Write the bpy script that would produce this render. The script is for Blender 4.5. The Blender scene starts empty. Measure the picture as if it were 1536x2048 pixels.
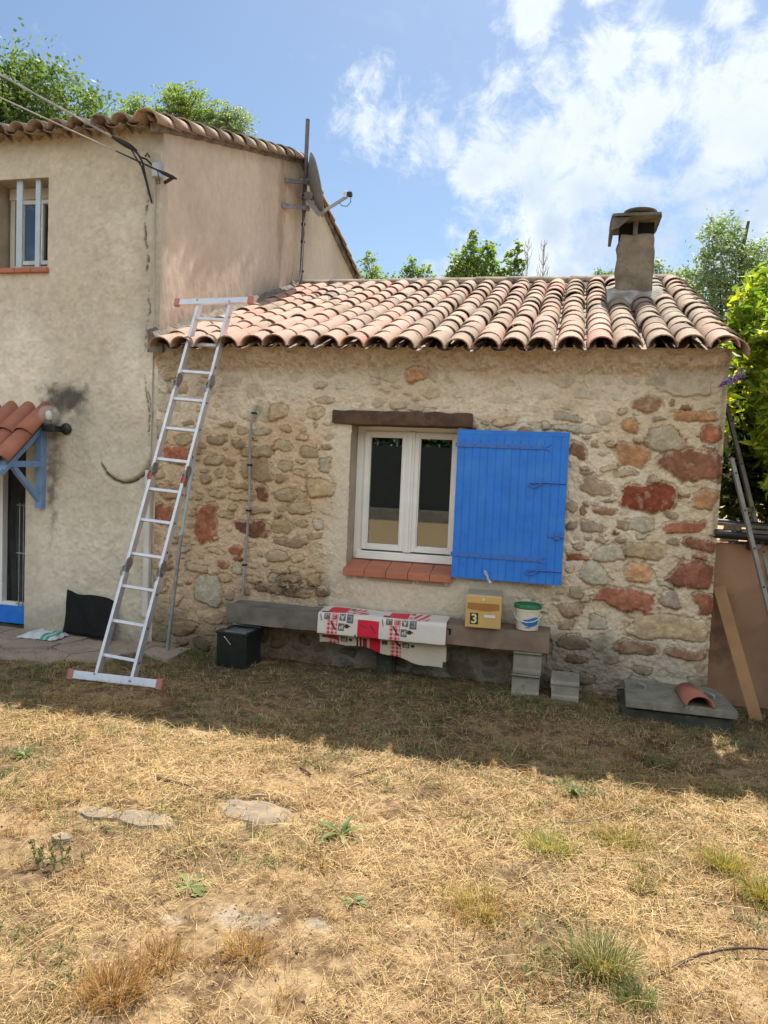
import bpy, bmesh, math, random
import numpy as np
from math import radians as R, sin, cos, pi
from mathutils import Vector, Matrix, noise as mnoise
random.seed(7); RNG = np.random.default_rng(7)
SC = bpy.context.scene
COL = SC.collection

# ------------------------------------------------------------------ camera
yaw, pitch, roll = R(13.675), R(3.511), R(2.424)
fwd = Vector((-sin(yaw)*cos(pitch), cos(yaw)*cos(pitch), -sin(pitch)))
rgt = Vector((cos(yaw), sin(yaw), 0)); upv = rgt.cross(fwd)
r2 = rgt*cos(roll)+upv*sin(roll); u2 = -rgt*sin(roll)+upv*cos(roll)
cam = bpy.data.cameras.new('camera'); camo = bpy.data.objects.new('camera', cam); COL.objects.link(camo)
camo.matrix_world = Matrix(((r2.x, u2.x, -fwd.x, 0), (r2.y, u2.y, -fwd.y, -6.0), (r2.z, u2.z, -fwd.z, 1.7), (0, 0, 0, 1)))
cam.sensor_fit = 'VERTICAL'; cam.sensor_height = 36; cam.sensor_width = 27; cam.lens = 26.38
cam.clip_start = .05; cam.clip_end = 1500
SC.camera = camo

# ------------------------------------------------------------------ light
SUN_EL, SUN_AZ = R(60.0), R(6.5)     # azimuth measured from +Y towards +X
W = bpy.data.worlds.new('World'); SC.world = W; W.use_nodes = True
SC.view_settings.view_transform = 'Standard'; SC.view_settings.look = 'None'; SC.view_settings.gamma = 1
SC.view_settings.exposure = 1.08
sd = bpy.data.lights.new('sun', 'SUN'); sd.energy = 4.4; sd.angle = R(.53); sd.color = (1, .93, .82)
so = bpy.data.objects.new('sun', sd); COL.objects.link(so)
S = Vector((sin(SUN_AZ)*cos(SUN_EL), cos(SUN_AZ)*cos(SUN_EL), sin(SUN_EL)))
so.rotation_euler = S.to_track_quat('Z', 'Y').to_euler(); so.location = (3, 6, 12)

class NT:
    def __init__(s, nt): s.nt = nt; s.n = nt.nodes; s.l = nt.links
    def new(s, t, **k):
        n = s.n.new(t)
        for a, b in k.items(): setattr(n, a, b)
        return n
    def put(s, sock, v):
        if isinstance(v, bpy.types.NodeSocket): s.l.new(v, sock)
        elif v is not None:
            if sock.type == 'RGBA' and hasattr(v, '__len__') and len(v) == 3: v = (*v, 1)
            sock.default_value = v
    def math(s, op, a, b=None, c=None, clamp=False):
        n = s.new('ShaderNodeMath', operation=op, use_clamp=clamp)
        s.put(n.inputs[0], a); s.put(n.inputs[1], b)
        if c is not None: s.put(n.inputs[2], c)
        return n.outputs[0]
    def vmath(s, op, a, b=None):
        n = s.new('ShaderNodeVectorMath', operation=op); s.put(n.inputs[0], a)
        if b is not None: s.put(n.inputs[1], b)
        return n.outputs['Value'] if op in ('DISTANCE', 'LENGTH', 'DOT_PRODUCT') else n.outputs[0]
    def mix(s, f, a, b, mode='MIX'):
        n = s.new('ShaderNodeMix', data_type='RGBA', blend_type=mode); s.put(n.inputs[0], f); s.put(n.inputs[6], a); s.put(n.inputs[7], b)
        return n.outputs[2]
    def noise(s, vec, scale, detail=4, rough=.55, dist=0, out=0):
        n = s.new('ShaderNodeTexNoise'); s.put(n.inputs['Vector'], vec); n.inputs['Scale'].default_value = scale
        n.inputs['Detail'].default_value = detail; n.inputs['Roughness'].default_value = rough; n.inputs['Distortion'].default_value = dist
        return n.outputs[out]
    def ramp(s, f, stops, interp='LINEAR'):
        n = s.new('ShaderNodeValToRGB'); s.put(n.inputs[0], f); cr = n.color_ramp; cr.interpolation = interp
        while len(cr.elements) < len(stops): cr.elements.new(.5)
        for e, (p, c) in zip(cr.elements, stops):
            e.position = p; e.color = (*c, 1) if hasattr(c, '__len__') else (c, c, c, 1)
        return n.outputs[0]
    def smooth(s, v, a, b):
        n = s.new('ShaderNodeMapRange', interpolation_type='SMOOTHSTEP'); s.put(n.inputs[0], v)
        n.inputs[1].default_value = a; n.inputs[2].default_value = b
        return n.outputs[0]

# world: physical sky with clouds placed by direction
w = NT(W.node_tree); w.n.clear()
sky = w.new('ShaderNodeTexSky', sky_type='NISHITA'); sky.sun_disc = False
sky.sun_elevation = SUN_EL; sky.sun_rotation = SUN_AZ; sky.air_density = 1.0; sky.dust_density = 1.1; sky.ozone_density = 1.3; sky.altitude = 200
tc = w.new('ShaderNodeTexCoord').outputs['Generated']
nz1 = w.noise(tc, 7.5, 10, .62, .35); nz2 = w.noise(w.vmath('ADD', tc, (3, 1, 7)), 22, 10, .68, .5)
BL = [(-.235,.878,.405,.062),(-.17,.9,.39,.075),(-.11,.91,.385,.09),(-.055,.915,.39,.09),(.005,.91,.4,.1),(.07,.905,.40,.11),(.13,.90,.40,.1),(.19,.90,.38,.11),(.26,.88,.39,.08),
      (-.06,.935,.345,.075),(0,.935,.335,.085),(.06,.94,.33,.09),(.12,.93,.33,.1),(.2,.92,.32,.1),(-.04,.955,.295,.06),(.02,.96,.28,.09),(.1,.955,.28,.09),(.18,.95,.26,.08),
      (-.1,.885,.45,.035),(-.07,.865,.5,.04),(.02,.885,.455,.045),(.07,.88,.462,.04),(.0,.85,.53,.03),(.13,.86,.485,.03),(.19,.88,.44,.05),(-.13,.925,.36,.055),
      (-.17,.955,.25,.035),(-.08,.965,.25,.05),(-.02,.97,.23,.07),(.06,.97,.25,.07),(.14,.965,.25,.06),(-.12,.955,.30,.06),(.1,.98,.19,.05),(.25,.94,.23,.06),(-.2,.955,.22,.03),
      (-.7,-.5,.5,.4),(.6,-.6,.5,.45),(.9,.0,.4,.25),(0,-.9,.35,.45),(0,-.6,.8,.4)]  # out-of-view clouds, added mostly behind the camera as fill light
acc = None
for x, y, z, r in BL:
    L = math.sqrt(x*x+y*y+z*z)
    d = w.vmath('DISTANCE', tc, (x/L, y/L, z/L))
    v = w.math('MAXIMUM', w.math('SUBTRACT', 1.0, w.math('DIVIDE', d, r*1.25)), 0.0)
    acc = v if acc is None else w.math('MAXIMUM', acc, v)
dens = w.math('ADD', w.math('MULTIPLY', w.math('POWER', acc, .6), 1.3), w.math('ADD', w.math('MULTIPLY', w.math('SUBTRACT', nz1, .5), 3.2), w.math('MULTIPLY', w.math('SUBTRACT', nz2, .5), 2.0)))
mask = w.smooth(dens, .50, 1.3)
thin = w.math('MULTIPLY', w.smooth(w.noise(w.vmath('MULTIPLY', tc, (1, 1, 2.2)), 3.2, 9, .66, .4), .52, .8), .32)
mask = w.math('MAXIMUM', mask, thin)
core = w.smooth(w.math('ADD', acc, w.math('MULTIPLY', w.math('SUBTRACT', w.noise(w.vmath('ADD', tc, (0, 0, .02)), 9, 8, .6), .5), 1.3)), .45, .95)
low = w.smooth(w.vmath('DOT_PRODUCT', tc, (0, 0, 1)), .42, .28)
shade = w.math('MULTIPLY', core, w.math('ADD', .15, w.math('MULTIPLY', low, .75)), clamp=True)
CW = 5.9
ccol = w.mix(shade, (CW*.93, CW*1.0, CW*1.05), (CW*.60, CW*.72, CW*.88))
back = w.smooth(w.vmath('DOT_PRODUCT', tc, (0, -1, 0)), -.1, .6)      # unseen sun-facing clouds, brightened to fill the shaded walls with light
ccol = w.mix(back, ccol, (CW*2.5, CW*2.55, CW*2.45))
skyc = w.mix(1.0, sky.outputs[0], (.74, .80, .82), 'MULTIPLY')
fin = w.mix(w.math('MULTIPLY', mask, .95), skyc, ccol)
bg = w.new('ShaderNodeBackground'); w.put(bg.inputs[0], fin); bg.inputs[1].default_value = .084
wo = w.new('ShaderNodeOutputWorld'); w.l.new(bg.outputs[0], wo.inputs[0])

# ------------------------------------------------------------------ materials
MATS = {}
def newmat(name):
    m = bpy.data.materials.new(name); m.use_nodes = True; t = NT(m.node_tree); t.n.clear()
    o = t.new('ShaderNodeOutputMaterial'); b = t.new('ShaderNodeBsdfPrincipled'); t.l.new(b.outputs[0], o.inputs[0])
    MATS[name] = m
    return m, t, b, o
def M(name, c1, c2=None, rough=.75, scale=6, bump=.0, bscale=60, metal=0, spots=None, spscale=25, splim=(.6, .7), isl=0, spec=.5, coords='Object', dist=.003, detail=6):
    m, t, b, o = newmat(name)
    v = t.new('ShaderNodeTexCoord').outputs[coords]
    c2 = c2 or tuple(x*.75 for x in c1)
    n = t.noise(v, scale, detail, .6, .3); c = t.mix(t.smooth(n, .3, .7), c1, c2)
    if spots:
        s = t.smooth(t.noise(v, spscale, 5, .6), splim[0], splim[1]); c = t.mix(s, c, spots)
    if isl:
        g = t.new('ShaderNodeNewGeometry').outputs['Random Per Island']
        c = t.mix(1.0, c, t.ramp(g, [(0, 1-isl), (1, 1+isl*.4)]), 'MULTIPLY')
    t.put(b.inputs['Base Color'], c); b.inputs['Roughness'].default_value = rough; b.inputs['Metallic'].default_value = metal
    b.inputs['Specular IOR Level'].default_value = spec
    if bump:
        bp = t.new('ShaderNodeBump'); bp.inputs['Strength'].default_value = bump; bp.inputs['Distance'].default_value = dist
        t.put(bp.inputs['Height'], t.noise(v, bscale, 6, .65)); t.l.new(bp.outputs[0], b.inputs['Normal'])
    return m
def MA(name, rough=.9, bscale=90, bump=.6, var=.18, dist=.004, vscale=30):
    "colour from the mesh's own 'Col' attribute (what each spot is made of) with fine grain over it"
    m, t, b, o = newmat(name)
    a = t.new('ShaderNodeAttribute', attribute_name='Col').outputs['Color']
    v = t.new('ShaderNodeTexCoord').outputs['Object']
    g = t.ramp(t.noise(v, vscale, 8, .7), [(.25, 1-var), (.75, 1+var)])
    t.put(b.inputs['Base Color'], t.mix(1.0, a, g, 'MULTIPLY')); b.inputs['Roughness'].default_value = rough; b.inputs['Specular IOR Level'].default_value = .25
    if bump:
        bp = t.new('ShaderNodeBump'); bp.inputs['Strength'].default_value = bump; bp.inputs['Distance'].default_value = dist
        t.put(bp.inputs['Height'], t.noise(v, bscale, 6, .7)); t.l.new(bp.outputs[0], b.inputs['Normal'])
    return m
def leafmat(name, stops, trans=.45, rough=.5, rnd='isl'):
    m, t, b, o = newmat(name)
    g = t.new('ShaderNodeNewGeometry').outputs['Random Per Island']
    v = t.new('ShaderNodeTexCoord').outputs['Object']
    f = t.math('ADD', t.math('MULTIPLY', g, .55), t.math('MULTIPLY', t.noise(v, 1.3, 3), .45))
    c = t.ramp(f, stops)
    t.put(b.inputs['Base Color'], c); b.inputs['Roughness'].default_value = rough; b.inputs['Specular IOR Level'].default_value = .3
    tr = t.new('ShaderNodeBsdfTranslucent'); t.put(tr.inputs[0], t.mix(1.0, c, (1.25, 1.3, .6), 'MULTIPLY'))
    mx = t.new('ShaderNodeMixShader'); mx.inputs[0].default_value = trans
    t.l.new(b.outputs[0], mx.inputs[1]); t.l.new(tr.outputs[0], mx.inputs[2]); t.l.new(mx.outputs[0], o.inputs[0])
    return m

MA('stonework'); MA('render_coat', bump=.55, bscale=70, var=.12, vscale=12); MA('cloth_print', rough=.45, bump=.05, var=.05); MA('ground_mat', bump=.9, bscale=60, var=.3, dist=.012)
M('plaster_reveal', (.46,.38,.28), (.34,.29,.22), bump=.5, bscale=60)
M('concrete', (.34,.31,.25), (.2,.19,.15), rough=.95, scale=5, bump=.7, bscale=90, spots=(.1,.1,.07), spscale=14, splim=(.55,.75))
M('concrete_mossy', (.25,.235,.19), (.14,.135,.10), rough=.95, scale=7, bump=.8, bscale=80, spots=(.33,.33,.29), spscale=20, splim=(.58,.75))
M('chimney_render', (.27,.22,.16), (.15,.125,.095), rough=.95, scale=7, bump=1, bscale=50, dist=.012, spots=(.13,.12,.10), spscale=18, splim=(.56,.7))
M('mortar_white', (.42,.40,.36), (.20,.18,.15), rough=.95, scale=9, bump=1, bscale=40, dist=.012)
M('mortar_dark', (.26,.22,.17), (.10,.09,.08), rough=.95, scale=9, bump=1, bscale=40, dist=.015)
M('dark_void', (.012,.011,.010), rough=1)
M('cap_dark', (.17,.15,.12), (.09,.08,.065), rough=.95, scale=7, bump=.8, bscale=60, spots=(.24,.22,.18), spscale=22, splim=(.6,.75))
M('footing_dark', (.07,.068,.05), (.035,.036,.025), rough=.95, scale=7, bump=.8, bscale=50, spots=(.12,.11,.08), spscale=14)
M('wood_lintel', (.115,.062,.036), (.05,.028,.018), rough=.8, scale=9, bump=.9, bscale=35, dist=.006, spots=(.25,.2,.16), spscale=40, splim=(.62,.75))
M('wood_grey', (.20,.18,.15), (.11,.10,.085), rough=.9, scale=4, bump=.7, bscale=60)
M('wood_brown', (.24,.17,.12), (.15,.115,.09), rough=.9, scale=4, bump=.6, bscale=60)
M('plank_wood', (.38,.215,.10), (.27,.15,.07), rough=.8, scale=4, bump=.3)
M('pvc', (.82,.83,.82), (.74,.75,.73), rough=.35, scale=3)
M('pvc_beige', (.62,.57,.48), (.52,.48,.40), rough=.5, scale=3)
M('pvc_pipe', (.66,.66,.62), (.55,.55,.50), rough=.5, scale=6)
M('blue_paint', (.016,.20,.74), (.012,.155,.62), rough=.5, scale=10, bump=.15, bscale=120, spots=(.035,.235,.70), spscale=5, splim=(.45,.75))
M('blue_pale', (.22,.37,.62), (.16,.29,.52), rough=.6, scale=8, bump=.2)
M('bar_pale_blue', (.42,.52,.60), (.36,.46,.56), rough=.5)
M('blue_iron', (.03,.17,.62), (.05,.15,.48), rough=.45, scale=30, spots=(.14,.13,.2), spscale=60, splim=(.55,.7))
M('terracotta_sill', (.48,.17,.09), (.36,.13,.08), rough=.7, scale=6, bump=.3, spots=(.22,.12,.09), spscale=18, splim=(.6,.72))
M('terracotta_new', (.44,.17,.10), (.34,.13,.08), rough=.75, scale=5, bump=.3, isl=.15)
M('aluminium', (.72,.73,.76), (.62,.63,.67), rough=.38, metal=.55, scale=14, bump=.05)
M('aluminium_dull', (.27,.265,.25), (.18,.18,.17), rough=.65, metal=.15, scale=12)
M('steel', (.42,.43,.44), (.28,.29,.30), rough=.35, metal=.8, scale=20)
M('galvanised', (.38,.40,.43), (.22,.24,.26), rough=.45, metal=.6, scale=15)
M('mast_paint', (.07,.075,.10), (.16,.13,.10), rough=.5, scale=8)
M('red_plastic', (.50,.10,.07), (.42,.10,.08), rough=.5)
M('rubber_faded', (.50,.20,.16), (.40,.16,.13), rough=.7)
M('dish_grey', (.30,.31,.31), (.24,.25,.25), rough=.5, scale=5)
M('white_plastic', (.72,.72,.70), (.62,.62,.58), rough=.4)
M('black_plastic', (.012,.013,.015), (.02,.02,.022), rough=.45)
M('black_metal', (.008,.014,.012), (.018,.022,.02), rough=.35, scale=12, spots=(.12,.13,.12), spscale=45, splim=(.76,.80))
M('black_sheet', (.008,.009,.009), (.014,.014,.015), rough=.7, scale=10, spots=(.05,.055,.06), spscale=9, splim=(.64,.76), spec=.15)
M('cable_grey', (.34,.34,.33), (.22,.22,.22), rough=.6)
M('cable_black', (.014,.014,.014), rough=.6)
M('cable_light', (.45,.42,.38), (.3,.28,.25), rough=.6)
M('box_grey', (.42,.46,.50), (.36,.40,.44), rough=.5)
M('mailbox_paint', (.60,.40,.15), (.52,.35,.14), rough=.4, scale=5, bump=.1)
M('mailbox_side', (.42,.36,.24), (.34,.29,.20), rough=.5, scale=5)
M('mailbox_flap', (.36,.17,.045), (.32,.15,.04), rough=.45)
M('number_yellow', (.82,.68,.34), rough=.5)
M('bucket_white', (.70,.66,.56), (.60,.56,.47), rough=.4, scale=7)
M('lid_green', (.02,.17,.075), (.015,.12,.06), rough=.35)
M('label_blue', (.02,.20,.52), (.02,.17,.45), rough=.4)
M('paper_white', (.74,.75,.76), (.6,.62,.64), rough=.8)
M('rag', (.55,.62,.68), (.4,.46,.55), rough=.9, scale=40)
M('bag_white', (.62,.65,.66), (.45,.48,.50), rough=.55, scale=12, bump=.4, bscale=20, dist=.01)
M('bag_green', (.05,.34,.26), (.04,.26,.2), rough=.55)
M('orange_render', (.35,.21,.13), (.28,.165,.10), rough=.9, scale=2.5, bump=.4, bscale=60, spots=(.19,.12,.075), spscale=4, splim=(.55,.7))
M('flagstone', (.40,.31,.24), (.30,.24,.19), rough=.9, scale=5, bump=.8, bscale=40, isl=.15, dist=.006)
M('flat_rock', (.24,.195,.14), (.18,.14,.10), rough=.9, scale=9, bump=.8, bscale=40, dist=.008, spots=(.30,.22,.13), spscale=12, splim=(.5,.6))
M('bark', (.13,.10,.07), (.07,.055,.04), rough=.95, scale=8, bump=.8, bscale=30)
M('bark_pale', (.30,.27,.22), (.2,.18,.15), rough=.95, scale=8)
M('twig', (.10,.06,.04), (.06,.04,.03), rough=.9, scale=20)
M('twig_pale', (.34,.26,.17), (.24,.18,.12), rough=.9, scale=20)
M('fence_fabric', (.010,.013,.012), (.016,.02,.018), rough=.8)
M('kerb_wall', (.16,.145,.12), (.09,.085,.07), rough=.9, bump=.5)
M('curtain', (.10,.105,.11), (.06,.065,.07), rough=.9)
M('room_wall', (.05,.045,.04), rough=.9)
M('soft_red', (.30,.02,.02), rough=.8)
M('lilac', (.36,.22,.55), (.28,.16,.46), rough=.7)
leafmat('leaf_mid', [(.2,(.07,.12,.04)),(.5,(.13,.20,.065)),(.8,(.22,.29,.10))])
leafmat('leaf_dark', [(.2,(.025,.055,.02)),(.5,(.05,.095,.028)),(.8,(.085,.14,.04))], trans=.3)
leafmat('leaf_poplar', [(.2,(.11,.18,.045)),(.5,(.19,.28,.07)),(.8,(.32,.38,.12))], trans=.62)
leafmat('leaf_silver', [(.2,(.13,.20,.12)),(.5,(.22,.30,.18)),(.8,(.36,.42,.26))], trans=.45)
leafmat('leaf_yellow', [(.2,(.09,.17,.035)),(.5,(.25,.36,.04)),(.8,(.56,.55,.06))], trans=.55)
leafmat('leaf_ground', [(.2,(.07,.11,.03)),(.5,(.14,.19,.06)),(.8,(.26,.28,.10))], trans=.3)
leafmat('grass_green', [(.2,(.07,.12,.035)),(.5,(.15,.20,.06)),(.8,(.30,.30,.12))], trans=.3)
leafmat('grass_yellow', [(.2,(.16,.19,.03)),(.5,(.36,.36,.06)),(.8,(.60,.52,.14))], trans=.35)
leafmat('litter', [(.2,(.10,.05,.025)),(.5,(.20,.11,.05)),(.8,(.36,.24,.13))], trans=.1)
leafmat('straw', [(.16,(.10,.052,.022)),(.32,(.27,.16,.065)),(.50,(.49,.33,.14)),(.82,(.74,.565,.30))], trans=.2, rough=.6)
leafmat('straw_orange', [(.2,(.15,.07,.02)),(.5,(.36,.19,.055)),(.8,(.58,.36,.12))], trans=.3, rough=.6)
# glass: a reflecting pane one can see a dark room through
m, t, b, o = newmat('glass')
gl = t.new('ShaderNodeBsdfGlossy'); gl.inputs['Roughness'].default_value = .015; gl.inputs['Color'].default_value = (.95,.97,1,1)
tp = t.new('ShaderNodeBsdfTransparent'); tp.inputs[0].default_value = (.75,.8,.8,1)
fr = t.new('ShaderNodeFresnel'); fr.inputs[0].default_value = 2.25
mx = t.new('ShaderNodeMixShader'); t.l.new(fr.outputs[0], mx.inputs[0]); t.l.new(tp.outputs[0], mx.inputs[1]); t.l.new(gl.outputs[0], mx.inputs[2]); t.l.new(mx.outputs[0], o.inputs[0])
m, t, b, o = newmat('clear_glass')
b.inputs['Base Color'].default_value = (.85,.88,.85,1); b.inputs['Roughness'].default_value = .15
tp = t.new('ShaderNodeBsdfTransparent'); mx = t.new('ShaderNodeMixShader'); mx.inputs[0].default_value = .2
t.l.new(tp.outputs[0], mx.inputs[1]); t.l.new(b.outputs[0], mx.inputs[2]); t.l.new(mx.outputs[0], o.inputs[0])
# aged roof tile: each tile its own fired colour, lichen over it
def tilemat(name, stops, lich, lim):
    m, t, b, o = newmat(name)
    g = t.new('ShaderNodeNewGeometry').outputs['Random Per Island']
    v = t.new('ShaderNodeTexCoord').outputs['Object']
    c = t.ramp(g, stops)
    c = t.mix(t.math('MULTIPLY', t.smooth(t.noise(v, 3, 5, .6), .35, .75), .5), c, (.39,.29,.22)); c = t.mix(t.math('MULTIPLY', t.smooth(t.noise(v, 1.1, 6, .7), .48, .68), .45), c, (.20,.15,.115))
    c = t.mix(t.smooth(t.noise(v, 13, 7, .7), lim[0], lim[1]), c, lich)
    c = t.mix(t.math('MULTIPLY', t.smooth(t.noise(v, 60, 4, .7), .5, .8), .5), c, (.12,.10,.085))
    t.put(b.inputs['Base Color'], c); b.inputs['Roughness'].default_value = .85; b.inputs['Specular IOR Level'].default_value = .3
    bp = t.new('ShaderNodeBump'); bp.inputs['Strength'].default_value = .6; bp.inputs['Distance'].default_value = .005
    t.put(bp.inputs['Height'], t.noise(v, 70, 6, .65)); t.l.new(bp.outputs[0], b.inputs['Normal'])
tilemat('tile_aged', [(0,(.28,.18,.125)),(.2,(.35,.255,.18)),(.4,(.23,.165,.115)),(.55,(.37,.27,.19)),(.7,(.33,.19,.13)),(.85,(.29,.235,.17)),(.95,(.13,.095,.07)),(1,(.36,.235,.16))], (.12,.095,.07), (.52,.68))
tilemat('tile_pink', [(0,(.44,.225,.17)),(.2,(.46,.295,.235)),(.4,(.37,.265,.205)),(.55,(.47,.285,.22)),(.7,(.46,.195,.145)),(.85,(.38,.30,.225)),(1,(.47,.23,.175))], (.22,.18,.14), (.66,.8))
tilemat('tile_grey', [(0,(.27,.205,.155)),(.3,(.33,.255,.195)),(.6,(.22,.175,.14)),(1,(.36,.27,.20))], (.10,.09,.075), (.5,.65))

# ------------------------------------------------------------------ mesh helpers
class MB:
    def __init__(s): s.v = []; s.f = []; s.mi = []; s.cur = 0
    def add(s, vs, fs):
        k = len(s.v); s.v += [tuple(p) for p in vs]; s.f += [tuple(i+k for i in f) for f in fs]; s.mi += [s.cur]*len(fs); return s
    def box(s, a, b, rot=None, piv=None):
        x0,y0,z0 = a; x1,y1,z1 = b
        vs = [Vector(p) for p in ((x0,y0,z0),(x1,y0,z0),(x1,y1,z0),(x0,y1,z0),(x0,y0,z1),(x1,y0,z1),(x1,y1,z1),(x0,y1,z1))]
        if rot is not None:
            pv = Vector(piv) if piv else (Vector(a)+Vector(b))/2
            vs = [rot @ (p-pv) + pv for p in vs]
        return s.add(vs, [(3,2,1,0),(4,5,6,7),(0,1,5,4),(1,2,6,5),(2,3,7,6),(3,0,4,7)])
    def bar(s, p, q, wx, wy, up=(0,0,1)):
        "rectangular bar from p to q, wx across, wy along `up`"
        p, q = Vector(p), Vector(q); d = (q-p).normalized(); u = Vector(up); x = d.cross(u).normalized(); u = x.cross(d).normalized()
        c = [(-wx/2,-wy/2),(wx/2,-wy/2),(wx/2,wy/2),(-wx/2,wy/2)]
        vs = [p+x*a+u*b for a,b in c]+[q+x*a+u*b for a,b in c]
        return s.add(vs, [(3,2,1,0),(4,5,6,7),(0,1,5,4),(1,2,6,5),(2,3,7,6),(3,0,4,7)])
    def tube(s, pts, r, seg=8, caps=True):
        pts = [Vector(p) for p in pts]; n = len(pts); rs = r if hasattr(r, '__len__') else [r]*n
        prev = None; vs = []
        for i, p in enumerate(pts):
            d = (pts[min(i+1,n-1)]-pts[max(i-1,0)]).normalized()
            if prev is None:
                x = d.cross(Vector((0,0,1)) if abs(d.z) < .9 else Vector((1,0,0))).normalized()
            else: x = (prev - d*prev.dot(d)).normalized()
            prev = x; y = d.cross(x)
            vs += [p+(x*cos(2*pi*k/seg)+y*sin(2*pi*k/seg))*rs[i] for k in range(seg)]
        fs = [(i*seg+k, i*seg+(k+1)%seg, (i+1)*seg+(k+1)%seg, (i+1)*seg+k) for i in range(n-1) for k in range(seg)]
        if caps: fs += [tuple(range(seg-1,-1,-1)), tuple((n-1)*seg+k for k in range(seg))]
        return s.add(vs, fs)
    def lathe(s, prof, c, seg=32, axis=None, cap=True):
        c = Vector(c); vs = []
        rot = Vector((0,0,1)).rotation_difference(Vector(axis)) if axis else None
        for r, z in prof:
            for k in range(seg):
                p = Vector((r*cos(2*pi*k/seg), r*sin(2*pi*k/seg), z)); vs.append(c+(rot @ p if rot else p))
        n = len(prof); fs = [(i*seg+k, i*seg+(k+1)%seg, (i+1)*seg+(k+1)%seg, (i+1)*seg+k) for i in range(n-1) for k in range(seg)]
        if cap: fs += [tuple(range(seg-1,-1,-1)), tuple((n-1)*seg+k for k in range(seg))]
        return s.add(vs, fs)
    def prism(s, poly, fn):
        "poly list of 2-D points, fn(u,v,side)->xyz for side 0/1"
        n = len(poly); vs = [fn(u, v, 0) for u, v in poly]+[fn(u, v, 1) for u, v in poly]
        return s.add(vs, [tuple(range(n-1,-1,-1)), tuple(range(n,2*n))]+[(i,(i+1)%n,n+(i+1)%n,n+i) for i in range(n)])
    def build(s, name, mats, root=None, smooth=False, bevel=0, parent=None):
        mats = mats if isinstance(mats, (list, tuple)) else [mats]
        off = Vector(root.location) if root is not None else Vector((0,0,0))
        me = bpy.data.meshes.new(name); me.from_pydata([(p[0]-off.x, p[1]-off.y, p[2]-off.z) for p in s.v], [], s.f)
        for x in mats: me.materials.append(MATS[x])
        if len(mats) > 1: me.polygons.foreach_set('material_index', s.mi)
        bm = bmesh.new(); bm.from_mesh(me); bmesh.ops.recalc_face_normals(bm, faces=bm.faces); bm.to_mesh(me); bm.free()
        if smooth: me.shade_smooth(); me.set_sharp_from_angle(angle=R(40))
        o = bpy.data.objects.new(name, me); COL.objects.link(o)
        if parent is not None: o.parent = parent
        elif root is not None: o.parent = root
        if bevel:
            b = o.modifiers.new('bevel', 'BEVEL'); b.width = bevel; b.segments = 2; b.limit_method = 'ANGLE'
        return o
def npmesh(name, V, F, mats, root=None, col=None, smooth=True, mi=None, parent=None):
    me = bpy.data.meshes.new(name); V = np.asarray(V, np.float32); F = np.asarray(F, np.int32)
    if root is not None: V = V-np.array(root.location, np.float32)
    k = F.shape[1]; me.vertices.add(len(V)); me.vertices.foreach_set('co', V.ravel())
    me.loops.add(F.size); me.loops.foreach_set('vertex_index', F.ravel())
    me.polygons.add(len(F)); me.polygons.foreach_set('loop_start', np.arange(0, F.size, k, dtype=np.int32))
    me.update(calc_edges=True)
    for x in (mats if isinstance(mats, (list, tuple)) else [mats]): me.materials.append(MATS[x])
    if mi is not None: me.polygons.foreach_set('material_index', np.asarray(mi, np.int32))
    if smooth: me.polygons.foreach_set('use_smooth', np.ones(len(F), bool))
    if col is not None:
        a = me.color_attributes.new('Col', 'FLOAT_COLOR', 'POINT'); c = np.ones((len(V), 4), np.float32); c[:, :3] = col; a.data.foreach_set('color', c.ravel())
    me.validate()
    o = bpy.data.objects.new(name, me); COL.objects.link(o)
    if parent is not None: o.parent = parent
    elif root is not None: o.parent = root
    return o
def thing(name, label, cat, loc=(0,0,0), group=None):
    o = bpy.data.objects.new(name, None); COL.objects.link(o); o.location = loc; o['label'] = label; o['category'] = cat; o.empty_display_size = .1
    if group: o['group'] = group
    return o
def tag(o, label=None, cat=None, group=None, kind=None):
    if label: o['label'] = label
    if cat: o['category'] = cat
    if group: o['group'] = group
    if kind: o['kind'] = kind
    return o
def grid(nx, ny):
    i = np.arange(nx-1)[:, None]*ny+np.arange(ny-1)[None, :]
    return np.stack([i, i+ny, i+ny+1, i+1], -1).reshape(-1, 4)
_lat = {}
def vnoise(X, Y, seed):
    if seed not in _lat: _lat[seed] = np.random.default_rng(seed).random((256, 256)).astype(np.float32)
    L = _lat[seed]; xi = np.floor(X).astype(int); yi = np.floor(Y).astype(int); fx = X-xi; fy = Y-yi
    fx = fx*fx*(3-2*fx); fy = fy*fy*(3-2*fy); a = xi & 255; b = yi & 255; a1 = (a+1) & 255; b1 = (b+1) & 255
    return (L[a,b]*(1-fx)+L[a1,b]*fx)*(1-fy)+(L[a,b1]*(1-fx)+L[a1,b1]*fx)*fy
def fbm(X, Y, s, octv=4, seed=1, gain=.5):
    t = 0; a = 1; n = 0
    for k in range(octv): t = t+a*vnoise(X*s+17.3*k, Y*s+5.1*k, seed+k); n += a; a *= gain; s *= 2.03
    return t/n
def sst(x, a, b):
    t = np.clip((x-a)/(b-a), 0, 1); return t*t*(3-2*t)
def lerp(a, b, t): return a+(b-a)*t[..., None]
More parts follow.
